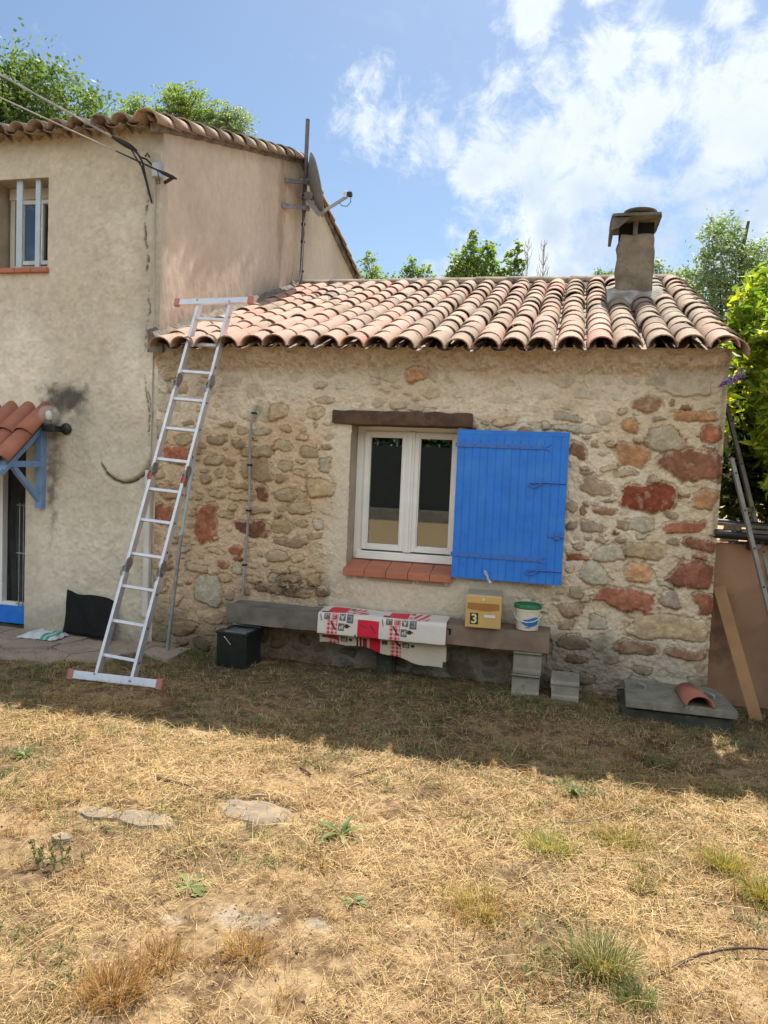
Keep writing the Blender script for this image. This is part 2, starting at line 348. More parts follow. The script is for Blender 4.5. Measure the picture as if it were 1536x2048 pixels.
STONES=[(-3.358,1.719,0.277,0.176,'r'),(-3.406,1.382,0.245,0.115,'b'),(-3.455,1.188,0.246,0.178,'r'),(-3.022,1.133,0.268,0.334,'r'),(-2.534,1.416,0.101,0.132,'d'),(-2.634,1.1,0.301,0.147,'d'),(-2.758,0.909,0.117,0.088,'r'),(-2.882,0.786,0.118,0.075,'r'),(-2.596,1.628,0.263,0.214,'k'),(-2.602,1.773,0.271,0.094,'g'),(-2.388,1.547,0.095,0.072,'k'),(-2.332,1.656,0.122,0.097,'g'),(-2.018,1.483,0.212,0.151,'o'),(-2.351,1.421,0.204,0.098,'g'),(-2.176,1.311,0.228,0.106,'g'),(-2.355,1.147,0.182,0.128,'o'),(-2.028,1.18,0.102,0.097,'w'),(-2.064,1.08,0.124,0.051,'k'),(-2.26,1.02,0.294,0.068,'k'),(-2.378,0.879,0.183,0.104,'g'),(-2.205,0.891,0.112,0.072,'t'),(-3.023,0.536,0.23,0.275,'w'),(-2.748,0.752,0.107,0.088,'w'),(-2.864,0.66,0.147,0.066,'t'),(-2.054,0.701,0.125,0.098,'o'),(-3.429,2.177,0.346,0.218,'G'),(-2.666,2.3,0.262,0.157,'G'),(-2.54,2.399,0.155,0.105,'G'),(-2.645,2.096,0.286,0.145,'G'),(-2.426,2.114,0.168,0.139,'t'),(-2.095,2.122,0.15,0.092,'t'),(-3.293,1.857,0.164,0.11,'g'),(-2.978,1.863,0.175,0.074,'k'),(-2.775,1.844,0.116,0.068,'k'),(-2.99,1.685,0.161,0.086,'g'),(-2.853,1.66,0.108,0.048,'k'),(-2.749,1.466,0.224,0.048,'k'),(-2.741,1.375,0.224,0.082,'t'),(-2.579,1.263,0.194,0.056,'k'),(-2.966,0.891,0.162,0.057,'t'),(-3.08,1.512,0.095,0.061,'k'),(-2.882,1.995,0.141,0.043,'k'),(-3.239,2.002,0.096,0.039,'k'),(-2.964,1.568,0.085,0.069,'t'),(-2.855,1.564,0.07,0.065,'t'),(-2.972,1.386,0.132,0.061,'t'),(-3.192,1.22,0.087,0.053,'g'),(-2.579,1.94,0.156,0.06,'w'),(-2.732,1.949,0.102,0.051,'t'),(-2.348,1.976,0.099,0.051,'g'),(-2.203,1.914,0.116,0.059,'t'),(-2.384,1.828,0.154,0.093,'g'),(-2.136,1.786,0.16,0.092,'g'),(-1.976,1.687,0.105,0.126,'w'),(-2.204,1.594,0.126,0.067,'t'),(-2.058,1.839,0.053,0.05,'o'),(-2.354,0.751,0.183,0.052,'g'),(-2.219,0.783,0.1,0.06,'t'),(-2.441,0.601,0.276,0.078,'k'),(-2.212,0.59,0.271,0.077,'k'),(-2.605,0.667,0.158,0.07,'t'),(-2.421,0.703,0.092,0.078,'w'),(-2.261,0.694,0.19,0.086,'g'),(-3.34,0.43,0.109,0.116,'t'),(-2.811,0.519,0.113,0.088,'t'),(-3.255,0.884,0.137,0.062,'w'),(-3.423,0.738,0.108,0.098,'b'),(-3.13,0.737,0.193,0.08,'t'),(-2.638,0.97,0.093,0.043,'t'),(-2.728,0.837,0.15,0.044,'d'),(0.594,1.558,0.401,0.227,'D'),(0.902,1.8,0.453,0.223,'B'),(1.027,2.035,0.159,0.125,'r'),(0.433,1.854,0.254,0.174,'O'),(0.698,1.995,0.283,0.172,'G'),(0.431,2.081,0.116,0.106,'O'),(0.544,2.246,0.193,0.105,'b'),(0.911,2.165,0.347,0.074,'O'),(0.216,1.619,0.222,0.126,'k'),(0.286,1.426,0.165,0.058,'b'),(0.2,1.305,0.193,0.096,'p'),(0.556,1.33,0.205,0.099,'w'),(0.876,1.334,0.277,0.091,'r'),(1.004,1.544,0.201,0.134,'O'),(0.993,1.214,0.234,0.082,'B'),(0.588,1.152,0.285,0.129,'o'),(0.335,1.1,0.21,0.123,'w'),(0.11,1.062,0.173,0.066,'r'),(0.258,0.948,0.223,0.171,'w'),(0.566,0.966,0.206,0.153,'O'),(0.933,0.994,0.379,0.196,'R'),(0.464,0.742,0.461,0.193,'R'),(0.805,0.779,0.142,0.122,'p'),(1.039,0.772,0.188,0.166,'R'),(0.752,0.563,0.701,0.176,'o'),(0.582,0.384,0.291,0.104,'b'),(0.94,0.374,0.29,0.081,'b'),(0.281,0.558,0.134,0.09,'w'),(0.088,0.632,0.174,0.103,'k'),(0.099,0.778,0.128,0.086,'g'),(0.76,0.878,0.093,0.05,'w'),(0.776,1.416,0.099,0.033,'g'),(0.788,1.227,0.092,0.046,'k'),(0.62,1.688,0.085,0.053,'g'),(0.432,1.327,0.088,0.054,'k'),(0.374,1.258,0.052,0.038,'d'),(0.132,1.41,0.045,0.077,'b'),(0.04,1.44,0.083,0.085,'k'),(0.031,1.318,0.068,0.062,'k'),(0.274,1.194,0.089,0.035,'k'),(0.17,1.207,0.067,0.031,'k'),(0.41,1.203,0.066,0.039,'g'),(0.048,1.886,0.15,0.131,'b'),(0.184,1.936,0.059,0.046,'g'),(0.286,1.94,0.051,0.046,'g'),(0.108,1.753,0.074,0.038,'g'),(0.286,1.752,0.124,0.039,'t'),(0.416,1.72,0.16,0.054,'t'),(0.122,1.711,0.097,0.03,'k'),(0.158,1.473,0.052,0.038,'g'),(0.301,1.504,0.066,0.03,'k'),(0.64,2.139,0.079,0.03,'k'),(0.735,2.26,0.042,0.059,'b'),(0.832,2.222,0.056,0.044,'b'),(0.36,2.192,0.073,0.045,'t'),(0.178,0.726,0.075,0.039,'g'),(0.056,0.518,0.151,0.086,'k'),(0.102,0.384,0.227,0.103,'k'),(0.208,2.14,0.147,0.083,'G'),(0.034,2.046,0.337,0.061,'W'),(-0.015,2.134,0.202,0.061,'w'),(0.346,2.294,0.109,0.06,'W'),(0.597,2.422,0.142,0.082,'G'),(0.428,2.428,0.145,0.075,'W'),(0.801,2.414,0.384,0.17,'G'),(0.124,2.308,0.222,0.091,'G'),(-0.106,2.42,0.226,0.115,'G'),(0.075,2.536,0.185,0.091,'G'),(-0.213,2.302,0.228,0.115,'W'),(-0.525,2.374,0.234,0.109,'G'),(-0.378,2.512,0.231,0.093,'G'),(-0.726,2.45,0.197,0.102,'G'),(-0.837,2.29,0.16,0.079,'W'),(-0.963,2.408,0.096,0.056,'g'),(-1.1,2.306,0.147,0.072,'g'),(-1.23,2.444,0.164,0.128,'O'),(-1.094,2.438,0.065,0.104,'g'),(-1.458,2.442,0.126,0.089,'G'),(-1.603,2.378,0.102,0.057,'G'),(-1.794,2.335,0.301,0.09,'W'),(-1.607,2.46,0.17,0.081,'G'),(-2.016,2.442,0.175,0.091,'G'),(-2.28,2.422,0.196,0.117,'G'),(-2.438,2.45,0.136,0.067,'G'),(-2.056,2.351,0.105,0.058,'w'),(-1.886,2.477,0.13,0.066,'G'),(-2.826,2.373,0.279,0.128,'G'),(-3.016,2.465,0.235,0.128,'G'),(-3.254,2.484,0.211,0.104,'G'),(-3.42,2.408,0.194,0.078,'o'),(-3.344,2.31,0.213,0.095,'t'),(-2.296,2.264,0.197,0.092,'W'),(-2.006,2.228,0.149,0.058,'t'),(-0.558,2.257,0.196,0.07,'W'),(-0.322,2.184,0.231,0.078,'W'),(-0.51,2.082,0.196,0.055,'t'),(1.091,1.701,0.048,0.074,'b'),(-3.184,1.747,0.096,0.052,'k'),(-3.529,1.933,0.098,0.15,'W'),(-2.858,1.226,0.142,0.052,'t'),(-2.96,1.014,0.067,0.052,'t')]

# ================================================================== SETTING
# ------------------------------------------------------------------ ground
def ground_z(X, Y):
    return (fbm(X+50, Y+50, 1.1, 3, 31)-.5)*.05+(fbm(X+50, Y+50, 7, 4, 41, .62)-.5)*.034
def gz(x, y): return float(ground_z(np.array([x], float), np.array([y], float))[0])
xs = np.concatenate([[-150, -60, -25, -14], np.linspace(-7, 4.0, 881), [9, 20, 60, 150]]); ys = np.concatenate([[-150, -60, -20, -9], np.linspace(-5.6, .4, 481), [4, 20, 80, 200]])
X, Y = np.meshgrid(xs, ys, indexing='ij')
Z = ground_z(X, Y); far = (X < -7.01) | (X > 4.01) | (Y < -5.7) | (Y > .5); Z = np.where(far, -.01, Z)
n1 = fbm(X+50, Y+50, 1.6, 5, 51); n2 = fbm(X+50, Y+50, 12, 5, 61, .75)
cA = np.array((.13, .08, .04)); cB = np.array((.34, .235, .125)); cC = np.array((.13, .105, .06))
gc = lerp(cA, cB, sst(n2, .35, .65)); gc = gc*(1-.35*sst(n1, .5, .75)[..., None])
gc = gc+(np.array((.06,.05,.03))-gc)*(sst(Y, -1.3, -.4)*.6*sst(n1, .25, .5))[..., None]          # earth darker towards the wall
for ax, ay, rx, ry in ((-1.06, -3.5, .26, .12), (-1.32, -3.58, .14, .06), (-.80, -3.45, .12, .08)):
    q = 1-np.hypot((X-ax)/rx, (Y-ay)/ry)+(n2-.5)*1.6
    gc = gc+(np.array((.34, .31, .26))-gc)*(sst(q, .3, 1.0)*.6)[..., None]   # spilled ash
q = 1-np.hypot((X+3.15)/.22, (Y+1.75)/.1)+(n2-.5)*1.4; gc = gc+(np.array((.42, .16, .08))-gc)*(sst(q, .1, .5)*.7)[..., None]
gc[far] = (.33, .235, .125)
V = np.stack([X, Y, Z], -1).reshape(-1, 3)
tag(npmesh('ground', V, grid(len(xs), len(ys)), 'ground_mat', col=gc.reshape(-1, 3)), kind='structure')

# flagstone path along the tall house
def seg_poly(poly, seeds):
    pass
fl = bpy.data.objects.new('path', None)
mb = MB(); rr = random.Random(5)
def voronoi_cells(seeds, box, inset):
    out = []
    for i, s in enumerate(seeds):
        poly = [Vector(p) for p in ((box[0], box[1]), (box[2], box[1]), (box[2], box[3]), (box[0], box[3]))]
        for j, t2 in enumerate(seeds):
            if i == j: continue
            d = Vector(t2)-Vector(s); m_ = (Vector(t2)+Vector(s))/2; dn = d.normalized(); m_ = m_-dn*inset; new = []
            for k in range(len(poly)):
                a, b = poly[k], poly[(k+1) % len(poly)]; da = (a-m_).dot(dn); db = (b-m_).dot(dn)
                if da <= 0: new.append(a)
                if da*db < 0: new.append(a+(b-a)*(da/(da-db)))
            poly = new
            if len(poly) < 3: break
        if len(poly) >= 3: out.append(poly)
    return out
seeds = [(-6.2+.36*i+rr.uniform(-.12, .12), -.78+.27*j+rr.uniform(-.09, .09)) for i in range(9) for j in range(3)]
for poly in voronoi_cells(seeds, (-6.4, -.86, -3.15, -.03), .005):
    cx = sum(p.x for p in poly)/len(poly); cy = sum(p.y for p in poly)/len(poly)
    if cx > -3.9 and cy < -.62 or cx > -3.5 and cy < -.3: continue
    z = gz(cx, cy)+rr.uniform(.018, .024); ang = rr.uniform(-.012, .012)
    mb.prism([(p.x, p.y) for p in poly], lambda u, v, s, z=z, a=ang, cx=cx: (u, v, (z-.03 if s == 0 else z)+(u-cx)*a))
bpy.data.objects.remove(fl)
tag(mb.build('path', 'flagstone', bevel=.004), kind='structure')

# ================================================================== STONE HOUSE
SH = thing('stone_house', 'low rubble stone house with blue shutter and sloping roof of curved clay tiles', 'house', (-1.2, .3, 0))
X0, X1, ZT = -3.56, 1.10, 2.66
PAL = {'r': (.27,.105,.06), 'R': (.27,.11,.068), 'D': (.20,.055,.03), 'd': (.17,.075,.05), 'b': (.27,.16,.10), 'B': (.25,.115,.07), 'O': (.40,.225,.115), 'o': (.36,.27,.145),
       'k': (.22,.15,.09), 'g': (.28,.225,.14), 'G': (.30,.27,.20), 't': (.38,.285,.175), 'w': (.33,.315,.25), 'W': (.36,.345,.28), 'p': (.25,.19,.165)}
rs = random.Random(11)
stones = [list(s) for s in STONES]
def inwin(x, z, m=0): return -1.80-m < x < -.86+m and .70-m < z < 2.16+m
placed = [(s[0], s[1], max(s[2], s[3])*.5, s[2], s[3]) for s in stones]
for k in range(9000):
    x = rs.uniform(X0, X1); z = rs.uniform(0, 2.62); wd = rs.choice((.05, .06, .07, .09, .12, .16)); 
    if z < .55: wd = rs.choice((.10, .15, .2, .26))
    ht = wd*rs.uniform(.35, .75)
    if wd < .065 and rs.random() < .6: continue
    if inwin(x, z, .0): continue
    if -1.95 < x < -1.75 and z > .75: continue
    if -1.9 < x < -.35 and .45 < z < .80: continue
    if z > 2.38 and rs.random() < .85: continue
    if any(abs(x-p[0]) < (wd+p[3])*.5+.012 and abs(z-p[1]) < (ht+p[4])*.5+.010 for p in placed): continue
    placed.append((x, z, wd/2, wd, ht)); flush = rs.random() < .6
    if z > 2.05 and x > -2.9: c = rs.choice('GWGWg')
    elif z < .6: c = rs.choice('kkggwb')
    else: c = rs.choice('kkggttwob' if x < -1 else 'kgtwbOw')
    stones.append([x, z, wd, ht, c, flush])
st = .0052
gx = np.arange(X0, X1+st, st); gzv = np.arange(-.12, ZT, st); GX, GZ = np.meshgrid(gx, gzv, indexing='ij')
wx = GX+(fbm(GX+9, GZ+9, 9, 5, 71, .65)-.5)*.085; wz = GZ+(fbm(GX+9, GZ+9, 9, 5, 81, .65)-.5)*.065
nA = fbm(GX+9, GZ+9, 3, 5, 91); nB = fbm(GX+9, GZ+9, 22, 5, 101, .62); nC = fbm(GX+9, GZ+9, 60, 3, 111, .6)
Hh = (nA-.5)*.035+(nB-.5)*.030+(nC-.5)*.010
mort = lerp(np.array((.56,.47,.345)), np.array((.65,.57,.45)), sst(nA, .35, .65)); mort = mort*(1+.24*(nB-.5))[..., None]
mort = mort+(np.array((.53,.39,.25))-mort)*(.75*(1-sst(GX, -2.1, -1.85))*(1-sst(GZ+(nA-.5)*.4, 1.9, 2.15)))[..., None]
mort = mort+(np.array((.50,.45,.36))-mort)*(sst(GZ, 2.1, 2.45)*.5)[..., None]
smooth_m = np.clip(sst(GX, -1.98, -1.86)*sst(-GX, .32, .42)*(1-sst(GZ, .80, .85))*sst(GZ, .42, .52)+sst(GX, -1.93, -1.86)*sst(-GX, 1.72, 1.76)*sst(GZ, .45, .55)*(1-sst(GZ, 2.1, 2.2)), 0, 1)
Hh = Hh*(1-.6*smooth_m)+smooth_m*.012; mort = mort+(np.array((.60,.54,.43))-mort)*(smooth_m*.7)[..., None]
Cc = mort.copy(); Mk = np.zeros_like(GX)
for s in stones:
    x, z, wd, ht, c = s[:5]; flush = len(s) > 5 and s[5]; band = z > 2.08 and c in 'GWg'
    m = .05; i0 = max(0, int((x-wd/2-m-X0)/st)); i1 = min(len(gx), int((x+wd/2+m-X0)/st)+1); j0 = max(0, int((z-ht/2-m+.12)/st)); j1 = min(len(gzv), int((z+ht/2+m+.12)/st)+1)
    if i1 <= i0 or j1 <= j0: continue
    sl = (slice(i0, i1), slice(j0, j1)); a = rs.uniform(-.14, .14) if max(wd, ht) < .3 else 0; dx = wx[sl]-x; dz = wz[sl]-z
    u = (dx*cos(a)+dz*sin(a))/(wd/2*1.05); v = (-dx*sin(a)+dz*cos(a))/(ht/2*1.05); p = rs.uniform(2.1, 3.6) if max(wd, ht) < .2 else 3.8
    an = rs.uniform(0, 6.28); kx = rs.uniform(.5, .95); d = (np.abs(u)**p+np.abs(v)**p)**(1/p); d = np.maximum(d, (u*cos(an)+v*sin(an))/kx)+(nB[sl]-.5)*.45
    if band: d = d+(nA[sl]-.42)*1.2
    mk = 1-sst(d, .86, 1.0); dome = 1-np.clip(d, 0, 1)**3
    rel = rs.uniform(.009, .021) if not (band or flush) else rs.uniform(.001, .005)
    if max(wd, ht) > .2 and not band: rel = .014
    tilt = dx*rs.uniform(-.10, .10)+dz*rs.uniform(-.16, .08)
    hs = .004+rel*dome**.6+tilt+(nB[sl]-.5)*.020+(nC[sl]-.5)*.006
    groove = np.exp(-((d-1.02)/.08)**2)*(.017 if not (band or flush) else .003)
    base = Hh[sl]-groove
    Hh[sl] = base*(1-mk)+hs*mk
    col = np.array(PAL[c])*rs.uniform(.95, 1.35); sub = lerp(col*.78, col*1.2, sst(nB[sl], .3, .7))
    sub = sub+(np.array((.45,.38,.28))-sub)*(sst(fbm(GX[sl]+x*3, GZ[sl]+9, 16, 4, 121, .6), .60, .74)*.4)[..., None]     # mortar smears
    if flush: d = d+(nA[sl]-.45)*.9
    blend = .55 if flush else (.5 if band else (.22 if c in 'kgtwGWop' else 0)); sub = sub*(1-blend)+Cc[sl]*blend
    Cc[sl] = Cc[sl]*(1-mk[..., None])+sub*mk[..., None]; Mk[sl] = np.maximum(Mk[sl], mk)
dirt_shade = sst(-GZ+(nA-.5)*.9, -.62, -.12)           # dirt and moss at the wall foot, plus shade painted below the bench
dirt_shade = dirt_shade*(.6+.4*(1-sst(GX, .35, .6)))
Cc = Cc*(1-.66*dirt_shade[..., None])+np.array((.05,.055,.035))*(.25*dirt_shade[..., None])
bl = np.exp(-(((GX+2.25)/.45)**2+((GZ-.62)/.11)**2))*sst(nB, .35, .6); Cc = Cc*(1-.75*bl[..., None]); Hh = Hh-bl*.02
ev = sst(GZ+(nA-.5)*.25, 2.40, 2.54); Cc = Cc+(np.array((.46,.35,.25))-Cc)*(ev*.7)[..., None]
Hh = Hh+sst(GZ+(nB-.5)*.12, 2.44, 2.63)*.075
edge = sst(GX, X1-.05, X1); Hh = Hh-edge*.035
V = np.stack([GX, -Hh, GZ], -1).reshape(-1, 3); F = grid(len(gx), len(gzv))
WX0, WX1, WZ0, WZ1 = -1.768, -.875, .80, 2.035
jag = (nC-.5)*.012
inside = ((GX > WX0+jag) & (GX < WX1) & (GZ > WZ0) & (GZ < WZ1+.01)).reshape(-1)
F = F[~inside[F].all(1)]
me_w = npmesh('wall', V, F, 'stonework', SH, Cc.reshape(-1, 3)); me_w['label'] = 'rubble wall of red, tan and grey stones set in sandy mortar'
def side_sheet(x, y0, y1, ztop):   # side wall under the roof slope
    pass
mb = MB()
RS = .372
def rz(y): return 2.62+(y+.15)*RS
mb.prism([(0.02, -.1), (6.6, -.1), (6.6, 2.6), (3.45, rz(3.45)-.12), (.02, 2.58)], lambda u, v, s: (X1-.035-.3*s, u, v))
mb.box((X0, 6.3, -.1), (X1-.34, 6.6, 2.6)); 
mb.build('side_wall', 'orange_render', SH)
# plaster reveals of the window opening, and the dark room behind
mb = MB(); yb = .25
mb.box((WX0-.10, .004, WZ0-.1), (WX0+.002, yb, WZ1+.1)); mb.box((WX1-.002, .004, WZ0-.1), (WX1+.1, yb, WZ1+.1)); mb.box((WX0+.004, .006, WZ1+.001), (WX1-.004, yb, WZ1+.1))
mb.build('reveal', 'plaster_reveal', SH, bevel=.006)
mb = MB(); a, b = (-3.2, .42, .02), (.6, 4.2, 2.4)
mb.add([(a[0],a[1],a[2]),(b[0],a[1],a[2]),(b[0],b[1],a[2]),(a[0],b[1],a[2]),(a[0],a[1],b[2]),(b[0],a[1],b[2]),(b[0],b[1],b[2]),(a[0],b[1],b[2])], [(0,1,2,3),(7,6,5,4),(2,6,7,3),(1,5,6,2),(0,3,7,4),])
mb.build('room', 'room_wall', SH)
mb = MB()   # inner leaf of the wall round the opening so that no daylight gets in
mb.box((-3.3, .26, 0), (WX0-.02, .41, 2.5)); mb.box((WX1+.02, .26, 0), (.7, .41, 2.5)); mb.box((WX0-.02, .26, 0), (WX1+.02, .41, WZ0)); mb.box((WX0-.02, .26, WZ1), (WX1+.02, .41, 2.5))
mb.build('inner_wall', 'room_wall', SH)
# lintel
xs_ = np.linspace(-1.925, -.765, 60); mb = MB(); vs = []
for i, x in enumerate(xs_):
    e = .006*math.sin(i*1.3)+.008*(mnoise.noise(Vector((x*6, 0, 3)))); t_ = .012*mnoise.noise(Vector((x*9, 4, 1)))
    yf = -.045+e*.5; zt, zb = 2.146+t_, 2.030+.008*mnoise.noise(Vector((x*5, 8, 1)))
    if i in (0, 59): yf += .008; zt -= .006; zb += .006
    vs += [(x, yf, zb+.006), (x, yf-.004, (zb+zt)/2), (x, yf, zt-.008), (x, yf+.008, zt), (x, .20, zt), (x, .20, zb), (x, yf+.008, zb)]
n = 7; mb.add(vs, [(i*n+k, i*n+(k+1) % n, (i+1)*n+(k+1) % n, (i+1)*n+k) for i in range(59) for k in range(n)]+[tuple(range(n)), tuple(59*n+k for k in reversed(range(n)))])
mb.build('lintel', 'wood_lintel', SH, smooth=True)
# window
def frame(mb, x0, x1, z0, z1, wdt, y0, y1, bot=None):
    bot = bot or wdt
    mb.box((x0, y0, z0), (x0+wdt, y1, z1)); mb.box((x1-wdt, y0, z0), (x1, y1, z1)); mb.box((x0+wdt, y0+.0005, z1-wdt), (x1-wdt, y1, z1)); mb.box((x0+wdt, y0+.0005, z0), (x1-wdt, y1, z0+bot))
mb = MB(); frame(mb, WX0+.004, WX1+.02, .90, 2.033, .072, .185, .245); mb.box((WX0+.035, .150, .905), (WX1-.003, .19, .955)); mb.box((WX0+.04, .16, .955), (WX1-.003, .187, .972)); mb.box((WX0+.004, .20, .80), (WX1, .24, .903))
win = mb.build('window', 'pvc', SH, bevel=.004)
for (a, b) in ((-1.692, -1.318), (-1.262, -.895)):
    mb = MB(); frame(mb, a, b, .985, 1.99, .042, .168, .225); frame(mb, a+.042, b-.042, 1.027, 1.948, .010, .175, .222); mb.build('sash', 'pvc', root=SH, bevel=.004, parent=win)
    mb = MB(); mb.box((a+.05, .195, 1.035), (b-.05, .2005, 1.94)); mb.build('pane', 'glass', root=SH, parent=win)
mb = MB(); mb.box((-1.322, .155, .978), (-1.258, .185, 1.995)); mb.box((-1.303, .145, .982), (-1.277, .16, 1.99)); mb.build('mullion', 'pvc', root=SH, parent=win, bevel=.004)
# window is a child of the house whose origin is the root's, so its own children share that origin
mb = MB(); 
for k in range(5):
    a = -1.775+k*.183; b = min(a+.180, -.862)
    rx = Matrix.Rotation(R(14), 3, 'X'); mb.box((a, -.055, .822), (b, .175, .842), rx, (a, -.055, .84)); mb.box((a, -.062, .782), (b, -.040, .838))
mb.cur = 1; mb.box((-1.765, -.012, .74), (-.87, .18, .822))
mb.build('window_sill', ['terracotta_sill', 'plaster_reveal'], SH, bevel=.006)
# shutter, hinged on the right jamb and folded back almost flat against the wall
hx, hy = -.868, -.060; ang = R(2.5); 
def shp(u, d, z): return (hx+u*cos(ang)+d*sin(ang), hy-u*sin(ang)*.6-d*cos(ang), z)
def shbox(mb, u0, u1, d0, d1, z0, z1):
    vs = [shp(u, d, z) for z in (z0, z1) for u, d in ((u0, d0), (u1, d0), (u1, d1), (u0, d1))]
    mb.add(vs, [(3,2,1,0),(4,5,6,7),(0,1,5,4),(1,2,6,5),(2,3,7,6),(3,0,4,7)])
mb = MB(); SW = .862; NB = 14; zb0, zb1 = .838, 2.012
for k in range(NB):
    shbox(mb, k*SW/NB+.0028, (k+1)*SW/NB-.0028, -.004, .026, zb0, zb1)
shbox(mb, .002, SW-.002, .0, .0225, zb0+.002, zb1-.002); shbox(mb, 0, SW, .004, .0275, zb1-.035, zb1+.001)
for k in range(1, NB-2): shbox(mb, k*SW/NB-.004, k*SW/NB+.004, .0, .0272, 1.930, 1.978)
shut = mb.build('shutter', 'blue_paint', SH, bevel=.0022)
for zc in (1.893, 1.025):
    mb = MB(); shbox(mb, -.012, .69, .027, .034, zc-.017, zc+.017)
    for s in (-1, 1):
        p, q = shp(.68, .031, zc), shp(.725, .031, zc+s*.028); mb.bar(p, q, .007, .012, (0, 0, 1))
    for k in range(8): 
        c = shp(.05+k*.088, .034, zc); mb.lathe([(.007, 0), (.005, .004), (.001, .006)], c, 8, (0, -1, 0))
    mb.build('hinge_strap', 'blue_iron', root=SH, parent=shut, bevel=.0015)
mb = MB()
for k in ():
    shbox(mb, k*SW/NB-.004, k*SW/NB+.004, .0272, .0290, 1.930, 1.978)

for zc, L in ((1.612, .28), (.935, .27)):
    mb = MB(); pts = [shp(SW-.004, .034, zc+.012), shp(SW-L*.6, .038, zc+.012), shp(SW-L, .04, zc+.006), shp(SW-L-.012, .04, zc-.012), shp(SW-L+.02, .04, zc-.028), shp(SW-L+.055, .04, zc-.022), shp(SW-L+.08, .04, zc+.006)]
    mb.tube(pts, .0055, 8); mb.build('hook', 'blue_iron', root=SH, parent=shut, smooth=True)
mb = MB(); shbox(mb, SW-.125, SW-.002, .027, .036, 1.205, 1.232); shbox(mb, SW-.075, SW-.035, .034, .050, 1.192, 1.25); mb.lathe([(.008, 0), (.008, .02), (.004, .022)], shp(SW-.055, .05, 1.225), 10, (0, -1, 0))
mb.build('latch', 'blue_iron', root=SH, parent=shut, bevel=.002)
rg = MB(); rr = random.Random(3)
vs = []
for i in range(9):
    z = .915-i*.0125; wv = .008+.009*math.sin(i*.7)**2
    for s in (-1, 0, 1): vs.append(Vector(shp(.265+.006*i+s*wv+.004*math.sin(i*2.), .036+.007*(s == 0)+.006*math.sin(i*1.7), z)))
rg.add(vs, [(i*3+k, i*3+k+1, (i+1)*3+k+1, (i+1)*3+k) for i in range(8) for k in range(2)])
o = rg.build('rag', 'rag', smooth=True); o.modifiers.new('s', 'SOLIDIFY').thickness = .003; tag(o, 'small pale blue rag tied to the bottom of the blue shutter', 'rag')

# ------------------------------------------------------------------ clay tile roofs
def tile(V, F, p0, dx, dn, dd, L, ra, rb, thick, seg=9, flip=1, arc=.5):
    """half-barrel: p0 centre of the low end at the rim height, dx across, dn normal, dd up the slope, ra radius at low end"""
    k = len(V)
    for e, (r, l) in enumerate(((ra, 0), (rb, L))):
        for rr_ in (r, r-thick):
            for i in range(seg+1):
                a = pi*i/seg; V.append(p0+dd*l+dx*(-cos(a)*rr_)+dn*(sin(a)*rr_*.86*flip))
    n = seg+1
    def q(a, b, c, d): F.append((k+a, k+b, k+c, k+d))
    for i in range(seg):
        q(i, i+1, 2*n+i+1, 2*n+i); q(n+i+1, n+i, 3*n+i, 3*n+i+1); q(i+1, i, n+i, n+i+1); q(2*n+i, 2*n+i+1, 3*n+i+1, 3*n+i)
    q(0, 2*n, 3*n, n); q(seg, n+seg, 3*n+seg, 2*n+seg)
def roof_tiles(x0, x1, y0, z0, slope, yend, pitch, expo, seed, rad=.098, skip=None, verge_r=True, sag=None):
    rt = random.Random(seed); V = []; F = []; mi = []
    dd0 = Vector((0, 1, slope)).normalized(); dn0 = Vector((0, -slope, 1)).normalized(); dx0 = Vector((1, 0, 0))
    n = round((x1-x0)/pitch); pitch = (x1-x0)/n; ln = (yend-y0)/dd0.y; rows = int(ln/expo)+1
    for c in range(n+1):
        xj = rt.uniform(-.012, .012); off = rt.uniform(-.06, .06)
        for r in range(rows+1):
            s = r*expo+off*(r > 0)+rt.uniform(-.028, .028)*(r > 0)+rt.uniform(-.012, .012)-.02
            if s+expo*.5 > ln: continue
            for kind in (0, 1):
                if kind == 1 and c == n: continue
                x = x0+c*pitch+(pitch/2 if kind else 0)+xj+rt.uniform(-.005, .005)
                y_ = y0+s*dd0.y; 
                if skip and skip(x, y_): continue
                sg = (sag(x, s/ln) if sag else 0)
                base = Vector((x, y0, z0+sg))+dd0*s
                tw = rt.uniform(-.05, .05); tp = rt.uniform(-.018, .03)
                dd = (dd0+dx0*tw+dn0*(tp*.7-.026)).normalized(); dn = (dn0-dd*dn0.dot(dd)).normalized(); dx = dd.cross(dn)
                L = min(expo*1.42, ln-s+.05); f0 = len(F)
                if kind == 0: tile(V, F, base+dn0*(.030+rt.uniform(0, .006)), dx, dn, dd, L, rad*rt.uniform(.93, 1.04), rad*.86, .011)
                elif r == 0: tile(V, F, base+dd0*.05+dn0*.042, dx, dn, dd, L-.05, rad*.80, rad*.98, .013, flip=-.6)
                else: tile(V, F, base+dn0*.048, dx, dn, dd, L, rad*.82, rad*.98, .013, flip=-.7)
                mi += [2 if kind == 1 or (x > 0 and rt.random() < .12) or rt.random() < .03 else (1 if rt.random() < (.85 if x < -2 else (.5 if x < -1 else (.25 if x < .2 else .08))) else 0)]*(len(F)-f0)
    return V, F, mi
def chim_skip(x, y): return .30 < x < .76 and 1.93 < y < 2.5
V, F, mi = roof_tiles(-3.43, 1.02, -.19, 2.605, RS, 3.42, .2085, .292, 5, rad=.105, skip=chim_skip, sag=lambda x, t: -.02*math.sin(t*pi)+.012*math.sin(x*2.1))
mb = MB(); mb.v = [tuple(v) for v in V]; mb.f = F; mb.mi = mi
roof = npmesh('roof', V, F, ['tile_aged', 'tile_pink', 'tile_grey'], SH, mi=mi, smooth=False)
roof['label'] = 'roof of overlapping half round clay tiles, pinker on the left'
roof.data.polygons.foreach_set('use_smooth', np.ones(len(F), bool)); roof.data.set_sharp_from_angle(angle=R(50))
